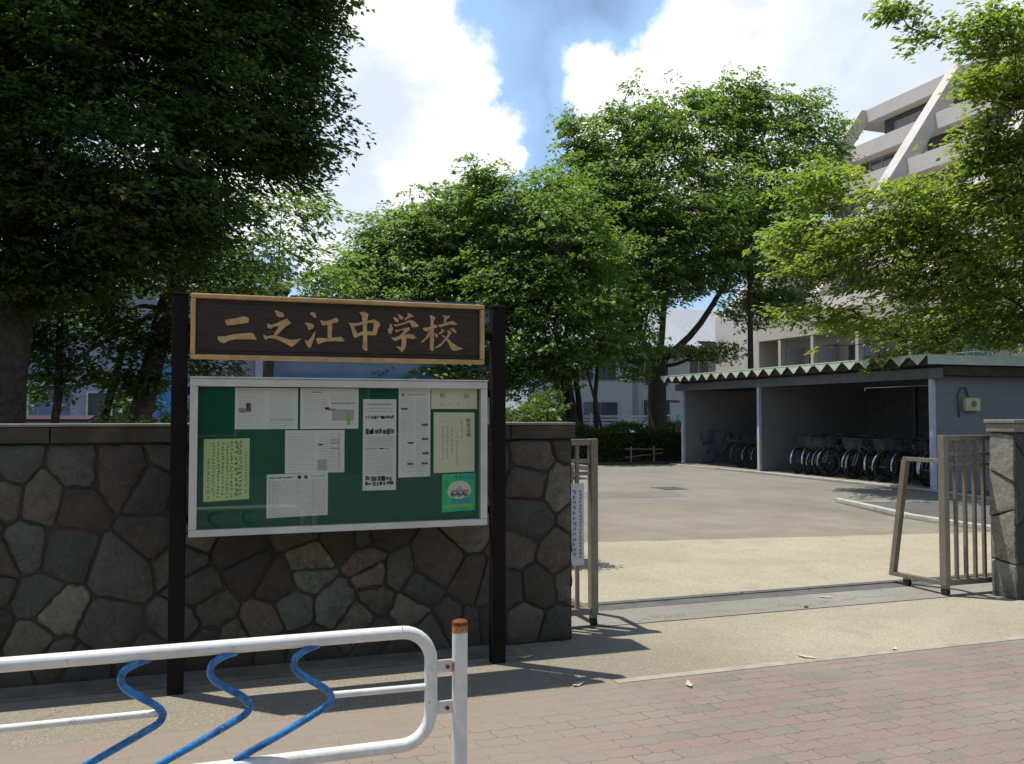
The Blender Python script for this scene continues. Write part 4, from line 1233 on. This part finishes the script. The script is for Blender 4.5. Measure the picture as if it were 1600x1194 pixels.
def tree(name, label, base, lobes, m_leaf, leaf, sl_, dens, nl, trunk_r, fork, bark, seed, group='trees in the school grounds', thr=.28,
         stems=None, limb_r=.5, twig=.006, lean=(0, 0)):
    rg = np.random.default_rng(seed)
    o = thing(name, label, 'tree', base, group)
    tk = MB()
    B = Vector(base)
    F = Vector(fork)
    mid = B.lerp(F, .5) + Vector((rg.uniform(-.06, .06), rg.uniform(-.06, .06), 0))
    tk.tube([B + Vector((0, 0, -.1)), B + Vector((0, 0, .12)), B.lerp(F, .2), mid, F, F + (F - mid) * .4],
            [trunk_r * 1.7, trunk_r * 1.25, trunk_r * 1.02, trunk_r * .92, trunk_r * .85, trunk_r * .55], 12)
    for (p0, p1, r0) in (stems or []):
        p0, p1 = Vector(p0), Vector(p1)
        q = p0.lerp(p1, .5) + Vector((rg.uniform(-.12, .12), rg.uniform(-.12, .12), 0))
        tk.tube([p0, q, p1], [r0 * 1.15, r0, r0 * .7], 9)
    Vs, Ts = [], []
    F0 = F
    done = []
    for li, (X, Y, Z, rx, ry, rz, cnt) in enumerate(sorted(lobes, key=lambda q: -q[6])):
        c = Vector((X, Y, Z))
        rad = np.array([rx, ry, rz])
        # limb: the big lobes spring from the fork, the others from a limb already grown
        F = F0
        near = min(done, key=lambda q: (q - c).length) if len(done) > 4 else None
        if near is not None and (near - c).length < .75 * (F0 - c).length:
            F = near
        d = c - F
        m1 = F.lerp(c, .35) + Vector((0, 0, -.10 * d.length * (1 if c.z > F.z else -.5)))
        m2 = F.lerp(c, .72) + Vector((rg.uniform(-.2, .2), rg.uniform(-.2, .2), -.03 * d.length))
        lr = trunk_r * limb_r * min(1, .35 + .6 * (rx * rz) ** .5 / 2.5)
        if F is not F0:
            lr *= .45
        limb = spline([F, m1, m2, c], 4)
        done += [m2.copy(), c.copy()]
        tk.tube(limb, [lr * (1 - .78 * i / (len(limb) - 1)) for i in range(len(limb))], 7)
        ends = []
        for k_ in range(max(4, min(14, int(cnt / 14)))):
            dv = unit(rg.normal(0, 1, 3)) * rad * rg.uniform(.45, .92)
            s0 = limb[int(rg.integers(len(limb) // 3, len(limb)))]
            e = c + Vector(dv)
            mm = s0.lerp(e, .5) + Vector((0, 0, -.06 * (e - s0).length)) + Vector(rg.normal(0, .05, 3) * (e - s0).length)
            tk.tube([s0, mm, e], [lr * .30, lr * .2, lr * .07], 5, cap=False)
            ends += [np.array(mm), np.array(e), np.array(mm.lerp(e, .5)), np.array(s0.lerp(mm, .6))]
        ends = np.array(ends)
        n = int(cnt * dens)
        U = unit(rg.normal(0, 1, (n, 3))) * np.where(rg.random((n, 1)) < .03, rg.uniform(1, 1.15, (n, 1)), rg.random((n, 1)) ** .36)
        bump_ = 1 + .34 * gapnoise(U, .42, seed + li * 2.3)[:, None] + .16 * gapnoise(U, .17, seed * 3 + li)[:, None]
        P = np.array(c) + U * rad * bump_
        g = gapnoise(P, max(.9, (rx + rz) * .35), seed * 1.7 + li)
        keep = g > -thr - .5 * (rg.random(n) < .35)
        P = P[keep]
        if not len(P):
            continue
        A = P - np.array([F0.x, F0.y, 0])
        A[:, 2] = 0
        A = unit(unit(A) + rg.normal(0, .45, P.shape) * np.array([1, 1, .35]))
        V, t = sprays(P, A, nl, sl_, leaf, rg=rg)
        Vs.append(V)
        Ts.append(t)
        if twig:
            dd = np.linalg.norm(P[:, None] - ends[None], axis=2)
            ix = dd.argmin(1)
            for p, i_, dist in zip(P[::2], ix[::2], dd.min(1)[::2]):
                if dist < 1.2 * max(rx, rz):
                    tk.tube([ends[i_], (ends[i_] + p) / 2 + np.array([0, 0, -.04 * dist]), p], [twig * 1.6, twig * 1.2, twig * .7], 3, cap=False)
    tk.build('trunk', bark, o, smooth=True)
    quads_mesh('crown', np.concatenate(Vs), np.concatenate(Ts), m_leaf, o)
    return o


tree('zelkova_tree', 'largest dark zelkova tree filling the upper left, its thick trunk behind the wall', (-2.45, 12.4, 0), LOBES['A'], L_SHADED,
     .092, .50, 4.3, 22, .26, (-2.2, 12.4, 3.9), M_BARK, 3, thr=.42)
tree('zelkova_tree', 'dark leaning zelkova tree with a slanting trunk just left of the sign post', (-1.35, 13.9, 0), LOBES['B'], L_SHADED,
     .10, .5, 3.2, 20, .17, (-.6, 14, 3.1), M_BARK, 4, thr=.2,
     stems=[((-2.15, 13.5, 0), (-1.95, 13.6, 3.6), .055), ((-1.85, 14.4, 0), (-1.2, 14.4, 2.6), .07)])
tree('broadleaf_tree', 'sparse pale green tree seen between the dark zelkova and the sky', (1.2, 24, 0), LOBES['C'], L_FAR,
     .17, .75, 3.4, 18, .14, (1.6, 24, 3.9), M_BARK, 5, thr=.1, twig=.009)
tree('broadleaf_tree', 'mid green tree rising just behind the school name sign', (6.6, 30, 0), LOBES['D'], L_FAR,
     .18, .8, 6.0, 24, .18, (6.8, 30, 3.4), M_BARK, 6, thr=.4, twig=.01)
tree('zelkova_tree', 'spreading zelkova tree right of the sign with several thin stems', (12.1, 28, 0), LOBES['E'], L_MID,
     .165, .8, 5.4, 24, .22, (11.5, 28, 3.2), M_BARK, 7, thr=.42, twig=.01,
     stems=[((12.3, 28.2, 0), (11.9, 28.4, 4.2), .1), ((11.8, 27.8, 0), (11.0, 28, 4.0), .09), ((12.6, 27.6, 0), (12.9, 28, 4.4), .08)])
tree('zelkova_tree', 'tallest zelkova tree left of the bicycle shed with fanning dark limbs', (17.5, 32.4, 0), LOBES['F'], L_MID,
     .185, .9, 5.2, 25, .42, (17.5, 32.4, 3.6), M_BARK, 8, thr=.42, limb_r=.42, twig=.011)
tree('cherry_tree', 'cherry tree with bright overhanging branches above the right end of the shed', (17.9, 12.2, 0), LOBES['G'], L_CHERRY,
     .125, .6, 4.7, 19, .22, (17.2, 12.4, 2.6), M_BARK2, 9, thr=.16, limb_r=.40, twig=.007)


def hedge(name, label, x0, x1, y0, y1, z0, z1, m, leaf, n, seed, cat='hedge', group=None, lumpy=.12):
    rg = np.random.default_rng(seed)
    o = thing(name, label, cat, ((x0 + x1) / 2, (y0 + y1) / 2, z0), group)
    P = rg.uniform(0, 1, (n, 3))
    f = rg.integers(0, 3, n)
    P[f == 0, 2] = 1
    P[f == 1, 1] = 0
    P = P * np.array([x1 - x0, y1 - y0, z1 - z0]) + np.array([x0, y0, z0])
    P[:, 2] += lumpy * np.sin(P[:, 0] * 3.1 + seed) * (P[:, 2] - z0) / (z1 - z0) + rg.normal(0, .04, n)
    P[:, 1] += rg.normal(0, .06, n)
    A = unit(rg.normal(0, 1, (n, 3)) * np.array([1, 1, .5]))
    V, t = sprays(P, A, 8, .22, leaf, rg=rg, flat=.8)
    mb = MB()
    k_ = x0 + .15
    while k_ < x1:
        mb.tube([(k_, (y0 + y1) / 2, z0 - .05), (k_ + .05, (y0 + y1) / 2, z0 + (z1 - z0) * .5), (k_ - .05, (y0 + y1) / 2 + .05, z1 - .06)], [.03, .02, .01], 6)
        k_ += .5
    mb.box(x0 + .12, x1 - .12, y0 + .14, y1 - .14, z0 + .1, z1 - .16)
    mb.build('stem', M_BARK, o)
    quads_mesh('leaves', V, t, m, o)
    return o


hedge('hedge', 'dark clipped hedge at the far edge of the court under the zelkova trees', 8.8, 15.3, 25.3, 26.4, .07, 1.12, L_HEDGE, .07, 5200, 31)
hedge('hedge', 'low bright hedge showing along the wall top left of the sign', -1.0, 2.2, 9.4, 10.1, 0, 1.52, L_HEDGE, .06, 2600, 32)
hedge('shrub', 'bushy shrub behind the wall between the sign post and the gate', 6.6, 8.2, 20.0, 21.2, 0, 1.75, L_HEDGE, .08, 1700, 33, 'shrub', lumpy=.3)
hedge('shrub', 'low shrub touching the wall top just right of the sign post', 2.45, 3.5, 8.6, 9.2, 0, 1.55, L_HEDGE, .06, 900, 34, 'shrub')
hedge('hedge', 'hedge running behind the notice board under the school building', 2.2, 7.8, 24.9, 25.7, .07, 1.2, L_HEDGE, .08, 2600, 35)

# support props of the young trees
for i, (a, b, l_) in enumerate((((11.95, 27.0, 3.0), (12.75, 27.0, .07), 'slanting dark prop pole beside the thin stemmed zelkova'),
                                ((6.7, 21.8, 2.6), (6.35, 21.8, 0), 'left pole of the crossed props behind the shrub'),
                                ((6.3, 21.9, 2.4), (6.8, 21.9, 0), 'right pole of the crossed props behind the shrub'))):
    tag(MB().tube([a, b], .045, 8).build('prop_pole', M_BARK, smooth=40, loc=b), l_, 'pole', 'tree prop poles')


# ================================================================ BUILDINGS
def win_grid(parent, rects, plane, facing, frame_m=M_ALU, glass=M_WINDOW, d=.06):
    """windows on a facade; rects (a0,a1,z0,z1); facing 'y' (plane y, looking -Y) or 'x' (looking -X)"""
    for (a0, a1, z0, z1) in rects:
        mb, gl_ = MB(), MB()
        def bx(m__, a, b, c, e, p0, p1):
            if facing == 'y':
                m__.box(a, b, plane - p1, plane - p0, c, e)
            else:
                m__.box(plane - p1, plane - p0, a, b, c, e)
        t2 = .05
        bx(mb, a0, a1, z1 - t2, z1, .002, d)
        bx(mb, a0, a1, z0, z0 + t2, .002, d + .03)
        bx(mb, a0, a0 + t2, z0 + t2 + .001, z1 - t2 - .001, .002, d)
        bx(mb, a1 - t2, a1, z0 + t2 + .001, z1 - t2 - .001, .002, d)
        c = (a0 + a1) / 2
        bx(mb, c - .025, c + .025, z0 + t2 + .001, z1 - t2 - .001, .002, d - .01)
        f_ = mb.build('window', frame_m, parent)
        bx(gl_, a0 + t2, a1 - t2, z0 + t2, z1 - t2, .003, .02)
        gl_.build('pane', glass, f_)


M_SCH = mat('school_panel', (.26, .275, .36), rough=.7, var=.06)


def sch_fn(t, co, bs):
    sx = t.n('ShaderNodeSeparateXYZ', inp={0: co})
    f = t.m('PINGPONG', sx.outputs[2], .12)
    return t.mix(t.sm(f, 0.0, .012, .5, 0), t.mix(t.sm(t.noise(co, .6, 3), .4, .6), (.15, .20, .29), (.19, .24, .33)), (.08, .11, .17))


M_SCH2 = mat('blue_siding', (0, 0, 0), rough=.7, fn=sch_fn)
M_BLUE = mat('bright_blue_paint', (.03, .22, .50), rough=.5)
M_DBLUE = mat('trim_blue', (.08, .16, .30), rough=.5)
M_TEAL = mat('teal_roof', (.07, .13, .15), rough=.5, var=.1)
sc = thing('school_building', 'pale blue and lavender school building behind the left trees', 'building', (0, 30, 0))
MB().box(-3.6, 1.30, 27.1, 36, 0, 5.2).build('wall', M_SCH, sc)
MB().box(1.52, 8.6, 27.25, 36, 0, 5.0).build('wall', M_SCH2, sc)
MB().box(-16, -3.62, 27.6, 36, 0, 6.0).build('wall', M_SCH2, sc)
MB().box(1.31, 1.51, 26.9, 27.35, 0, 5.2).build('downpipe', M_LAV, sc)
MB().box(1.52, 8.6, 27.18, 27.245, 2.62, 2.80).build('trim_band', M_DBLUE, sc)
MB().box(-1.40, -.95, 26.95, 27.095, 0, 3.1).build('blue_column', M_BLUE, sc)
MB().box(-16, -3.62, 27.3, 27.595, 2.35, 2.6).build('canopy', M_LAV, sc)
win_grid(sc, [(x, x + 1.5, .9, 2.2) for x in (-13, -10.8, -8.4, -6.2)] + [(x, x + 1.5, 3.4, 4.9) for x in (-13, -10.8, -8.4, -6.2)], 27.6, 'y')
win_grid(sc, [(-3.2, -1.9, .8, 2.2)], 27.1, 'y')
win_grid(sc, [(3.0, 4.6, .8, 2.1), (5.4, 7.0, .8, 2.1)], 27.25, 'y')
rf = MB().prism([(-4.2, 26.8, 5.22), (-4.2, 36.4, 5.22), (-4.2, 31.5, 6.3)], (6.5, 0, 0)).box(2.31, 8.9, 27.0, 36.2, 5.02, 5.12)
rf.build('roof', M_TEAL, sc)
MB().box(-16.2, -4.22, 27.2, 36.2, 6.02, 6.3).build('roof', M_LAV, sc)

M_WHITE = mat('white_render', (.44, .46, .48), rough=.8, var=.06, dirt=(.42, .44, .45), dscale=.5)
M_GREYR = mat('grey_roof_tile', (.30, .32, .35), rough=.7, var=.12, bump=.3)
M_GREYW = mat('grey_render', (.28, .30, .33), rough=.8, var=.08)
h1 = thing('white_house', 'white two-storey house glimpsed between the zelkova trunks', 'house', (23, 50, 0))
MB().box(17.5, 24.2, 48, 56, 0, 5.4).build('wall', M_WHITE, h1)
MB().box(24.21, 28.5, 48.6, 56, 0, 5.6).build('wall', M_WHITE, h1)
MB().box(24.25, 24.75, 48.3, 48.59, 0, 5.6).build('downpipe_bay', M_GREYW, h1)
win_grid(h1, [(20.2, 21.6, 3.6, 4.9), (21.9, 23.1, 3.6, 4.9), (19.3, 20.6, 1.1, 2.3), (21.0, 23.2, .9, 2.3)], 48, 'y', M_DBLUE)
win_grid(h1, [(25.3, 27.0, 3.3, 5.0), (25.2, 27.8, .6, 2.5)], 48.6, 'y')
rf = MB().prism([(17, 47.4, 5.62), (17, 56.5, 5.62), (17, 52, 7.7)], (12, 0, 0))
rf.build('roof', M_GREYR, h1)
h2 = thing('grey_house', 'grey tiled house roof behind the limbs of the tallest zelkova', 'house', (34, 58, 0))
MB().box(29.6, 38.5, 54, 62, 0, 6.6).build('wall', M_GREYW, h2)
win_grid(h2, [(31.5, 33.2, 3.9, 5.3), (35, 36.6, 3.9, 5.3)], 54, 'y')
MB().prism([(29, 53.2, 6.62), (29, 62.8, 6.62), (29, 58, 9.4)], (10, 0, 0)).build('roof', M_GREYR, h2)
yf = thing('slatted_fence', 'pale slatted fence in front of the white house', 'fence', (22, 44, 0))
fm = MB()
for i in range(7):
    fm.box(17.6, 24.0, 44, 44.03, .25 + i * .19, .38 + i * .19)
fm.build('slats', M_GREYR, yf)
for x in (17.6, 19.7, 21.8, 23.94):
    MB().box(x, x + .06, 44.035, 44.1, 0, 1.6).build('post', M_GREYW, yf)
pn = thing('panel_fence', 'small white panel with a green mark left of the shed', 'fence', (17.0, 30, 0))
MB().box(16.75, 17.7, 30, 30.04, .2, 2.0).build('panel', M_WHITE, pn)
MB().prism([(16.98, 29.995, 1.25), (17.08, 29.995, 1.05), (17.14, 29.995, 1.3), (17.10, 29.995, 1.6), (17.0, 29.995, 1.5)][::-1], (0, -.004, 0)).build('green_mark', M_PGREEN, pn)
for x in (16.76, 17.64):
    MB().box(x, x + .05, 30.045, 30.1, 0, 2.05).build('post', M_GREYW, pn)
M_OLDR = mat('old_rail', (.16, .13, .10), rough=.9)
rl = thing('low_rail', 'low rusty rail in front of the hedge by the far end of the shed', 'rail', (12.8, 24.9, 0))
MB().tube([(12.3, 24.9, .48), (13.6, 24.85, .46)], .02, 6).tube([(12.3, 24.9, .22), (13.6, 24.85, .34)], .02, 6).build('rail', M_OLDR, rl)
for x in (12.5, 13.3):
    MB().tube([(x, 24.9, 0), (x, 24.9, .55)], .025, 6).build('post', M_BRONZE, rl)

pole = thing('utility_pole', 'thin dark utility pole rising behind the shed roof', 'pole', (21.7, 32, 0))
MB().tube([(21.7, 32, 0), (21.7, 32, 8.2)], [.14, .10], 12).build('shaft', M_BARK, pole, smooth=40)
MB().bar((21.2, 32, 7.8), (22.2, 32, 7.8), .08, .08).build('crossarm', M_BEAM, pole)

M_BEIGE = mat('beige_render', (.44, .40, .34), rough=.8, var=.06, dirt=(.30, .27, .22), dscale=.6)
M_PINKB = mat('pinkish_concrete', (.50, .46, .425), rough=.85, var=.06, dirt=(.32, .29, .27), dscale=.4)
M_SHAD = mat('shaded_recess_wall', (.06, .06, .065), rough=.8, var=.1)  # shade of the balcony recesses put into the wall colour
lw = thing('low_apartment_wing', 'beige two-storey wing with deep balconies just above the shed roof', 'building', (34, 38, 0))
MB().box(31.6, 40, 28, 43.8, 0, 6.9).build('wall', M_BEIGE, lw)
MB().box(30, 31.59, 28, 43.8, 5.75, 6.9).build('parapet', M_BEIGE, lw)
MB().box(30, 31.59, 28, 43.8, 2.7, 2.95).build('balcony_floor', M_BEIGE, lw)
MB().box(30, 30.12, 28, 43.0, 2.96, 3.75).build('balcony_front', M_BEIGE, lw)
MB().box(30, 31.59, 43.4, 43.8, 0, 5.74).build('end_wall', M_BEIGE, lw)
for y in (41.4, 38.6, 35.2, 31.8):
    MB().box(30.02, 30.35, y, y + .22, 2.96, 5.74).build('column', M_BEIGE, lw)
    MB().box(30.4, 31.58, y - .02, y + .10, 2.96, 5.3).build('divider', M_LAV, lw)
rl_ = MB()
for z in (3.95, 4.15):
    rl_.box(30.02, 30.06, 28, 43.3, z, z + .035)
rl_.build('handrail', M_GREYW, lw)
win_grid(lw, [(y, y + 2.0, 3.1, 5.2) for y in (39.0, 35.8, 32.3, 28.8)], 31.6, 'x')

# terraced apartment block, facade looking -X, each floor stepping back
ap = thing('apartment_block', 'tall pinkish terraced apartment block with slanting party walls, upper right', 'building', (50, 40, 0))
Y0, Y1, FH = 16.0, 50.6, 2.95
XT = 43.0            # front of the top parapet
ZT = 22.7
SB = 2.15


def fx(z):
    return XT - (ZT - z) / FH * SB


for k_ in range(5):
    zt_ = ZT - k_ * FH
    xk = fx(zt_)
    if k_ == 0:
        MB().box(xk, 60, Y0, Y1, zt_ - .95, zt_).build('roof_slab', M_PINKB, ap, bevel=.03)
    else:
        MB().box(xk - .2, xk + .02, Y0, Y1 - .3, zt_ - 1.3, zt_ - .3).build('parapet', M_PINKB, ap, bevel=.02)
        MB().box(xk + .021, xk + 5.2, Y0, Y1 - .3, zt_ - 1.3, zt_ - 1.05).build('terrace_floor', M_PINKB, ap)
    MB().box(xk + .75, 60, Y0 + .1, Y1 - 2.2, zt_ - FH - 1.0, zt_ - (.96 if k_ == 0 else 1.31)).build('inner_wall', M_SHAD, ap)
    rects = []
    for q in range(4):
        yb = Y1 - 3.2 - q * 8.4
        rects += [(yb - 2.3, yb, zt_ - FH - .95, zt_ - 1.36), (yb - 5.0, yb - 2.6, zt_ - FH - .95, zt_ - 1.36)]
    win_grid(ap, rects, xk + .75, 'x', M_GREYR)
for q in range(5):
    y = Y1 - 1.3 - q * 8.4
    zt_, zb_ = ZT - .02, 8.0
    MB().prism([(fx(zt_) - .35, y, zt_), (fx(zb_) - .35, y, zb_), (fx(zb_) + .8, y, zb_), (fx(zt_) + .8, y, zt_)], (0, .9, 0)).build('party_wall', M_PINKB, ap, bevel=.03)
MB().box(31.62, 60, Y0, Y1, 0, 7.98).build('lower_wall', M_PINKB, ap)
# red bedding aired on the balcony rails
for i, (y, z) in enumerate(((46.5, ZT - 4 * FH), (44.0, ZT - 4 * FH))):
    x = fx(z) - .24
    tag(MB().box(x - .06, x, y, y + 1.0, z - .9, z + .08).build('hanging_cloth', mat('red_cloth', (.45, .03, .04), rough=.8), bevel=.02, loc=(x, y, z - .9)),
        ('left', 'right')[i] + ' one of two red cloths hanging on a terrace of the apartment block', 'cloth', 'red cloths on the terrace')


oh = thing('street_house', 'plain rendered house across the street, mirrored in the notice case glass', 'house', (2, -14, 0))
M_OPP = mat('brown_render', (.16, .14, .115), rough=.9, var=.15)
MB().box(-14, 15, -22, -13, 0, 6.2).build('wall', M_OPP, oh)
MB().prism([(-14.6, -12.5, 6.21), (-14.6, -22.5, 6.21), (-14.6, -17.5, 8.6)][::-1], (30.2, 0, 0)).build('roof', M_GREYR, oh)
for x in (-11, -6, -1, 4, 9):
    wf = MB().box(x, x + 1.7, -13, -12.94, 1.0, 2.3).box(x, x + 1.7, -13, -12.94, 3.9, 5.1).build('window', M_ALU, oh)
    MB().box(x + .06, x + 1.64, -12.95, -12.93, 1.06, 2.24).box(x + .06, x + 1.64, -12.95, -12.93, 3.96, 5.04).build('pane', M_WINDOW, wf)


# ---- parked car behind the wall
def car(label, loc, rz, m_body):
    c = thing('parked_car', label, 'car', (0, 0, 0), 'cars parked in the school yard')
    W2 = .74
    low = [(-1.68, .32), (-1.70, .62), (-1.62, .88), (-.70, .95), (.80, .95), (1.48, .86), (1.68, .62), (1.68, .32)]
    MB().prism([(x, -W2, z) for x, z in low][::-1], (0, 2 * W2, 0)).build('body', m_body, c, bevel=.07, seg=3)
    cab = [(-1.55, .9), (-1.38, 1.44), (-1.1, 1.51), (.15, 1.50), (.42, 1.40), (1.0, .92)]
    MB().prism([(x, -W2 + .08, z) for x, z in cab][::-1], (0, 2 * W2 - .16, 0)).build('cabin', M_WINDOW, c, bevel=.05, seg=3)
    MB().prism([(x, -W2 + .09, z) for x, z in [(-1.40, 1.46), (-1.1, 1.535), (.15, 1.525), (.40, 1.43), (.10, 1.47), (-1.1, 1.48)]][::-1], (0, 2 * W2 - .18, 0)).build('roof', m_body, c, bevel=.012)
    for x in (-1.1, 1.08):
        for s_ in (-1, 1):
            wv = MB().tube([(x, s_ * (W2 - .16), .29), (x, s_ * (W2 + .012), .29)], .29, 22).build('wheel', M_RUBBER, c, smooth=40)
            MB().tube([(x, s_ * (W2 - .02), .29), (x, s_ * (W2 + .022), .29)], .18, 16).build('rim', M_CHROME, wv, smooth=40)
    for s_ in (-1, 1):
        MB().box(1.58, 1.70, s_ * .55 - .12, s_ * .55 + .12, .62, .76).build('headlight', M_ALU, c, bevel=.03)
        MB().box(-1.71, -1.64, s_ * .62 - .06, s_ * .62 + .06, .60, .88).build('tail_light', M_INKR, c, bevel=.02)
    c.location = loc
    c.rotation_euler = (0, 0, rz)
    return c


car('dark red car whose roof just shows above the wall at the left', (-2.45, 20.5, 0), R(75), mat('dark_red_paint', (.06, .008, .010), rough=.3, spec=.6, var=.05))
car('pale blue car parked beyond the hedge near the white house', (23.6, 43.2, 0), R(178), mat('pale_blue_paint', (.42, .50, .62), rough=.25, spec=.6, var=.05))

# ---- small litter on the paving
M_DRY = mat('dry_leaf', (.50, .42, .28), rough=.8, var=.2)
spots = [(2.02, 4.70, .3, 'just past the tip of the sign shadow'), (2.62, 4.50, 1.2, 'on the paving edge right of the sign shadow'), (3.62, 4.77, 2.0, 'on the paving joint in mid driveway'),
         (4.30, 4.74, .7, 'on the paving joint right of mid driveway'), (1.93, 5.33, .2, 'beside the foot of the right sign post'), (4.95, 6.25, 2.6, 'on the threshold in front of the gate track')]
for i, (x, y, a, where) in enumerate(spots):
    L_ = .05 + .012 * (i % 3)
    vs = [(-L_, 0, .012), (-.2 * L_, -.32 * L_, .004), (L_, 0, .014), (-.1 * L_, .34 * L_, .006), (0, 0, .001)]
    c_, s_ = math.cos(a), math.sin(a)
    vs = [(x + p[0] * c_ - p[1] * s_, y + p[0] * s_ + p[1] * c_, .006 + p[2]) for p in vs]
    tag(MB().add(vs, [(0, 1, 4), (1, 2, 4), (2, 3, 4), (3, 0, 4)]).build('fallen_leaf', M_DRY, loc=(x, y, .006)),
        'dry pale fallen leaf ' + where, 'leaf', 'fallen leaves on the paving')

M_PEB = mat('pebble_stone', (.06, .055, .05), rough=.9, var=.3)
for i, (x, y, r_, wh) in enumerate(((4.38, 6.62, .016, 'left one of two dark pebbles lying on the gate track'), (5.05, 6.60, .014, 'right one of two dark pebbles lying on the gate track'),
                                    (4.55, 5.98, .017, 'dark pebble on the threshold joint in mid gateway'))):
    vs, fs = [], []
    for j in range(3):
        for k_ in range(7):
            a = k_ * 2 * math.pi / 7
            q = (1, .85, .45)[j] * r_ * random.uniform(.8, 1.2)
            vs.append((x + q * 1.3 * math.cos(a), y + q * math.sin(a), .006 + (0, .55, .95)[j] * r_))
    for j in range(2):
        for k_ in range(7):
            fs.append((j * 7 + k_, j * 7 + (k_ + 1) % 7, j * 7 + 7 + (k_ + 1) % 7, j * 7 + 7 + k_))
    fs.append(tuple(range(14, 21)))
    tag(MB().add(vs, fs).build('pebble', M_PEB, smooth=True, loc=(x, y, .006)), wh, 'pebble', 'pebbles in the gateway')
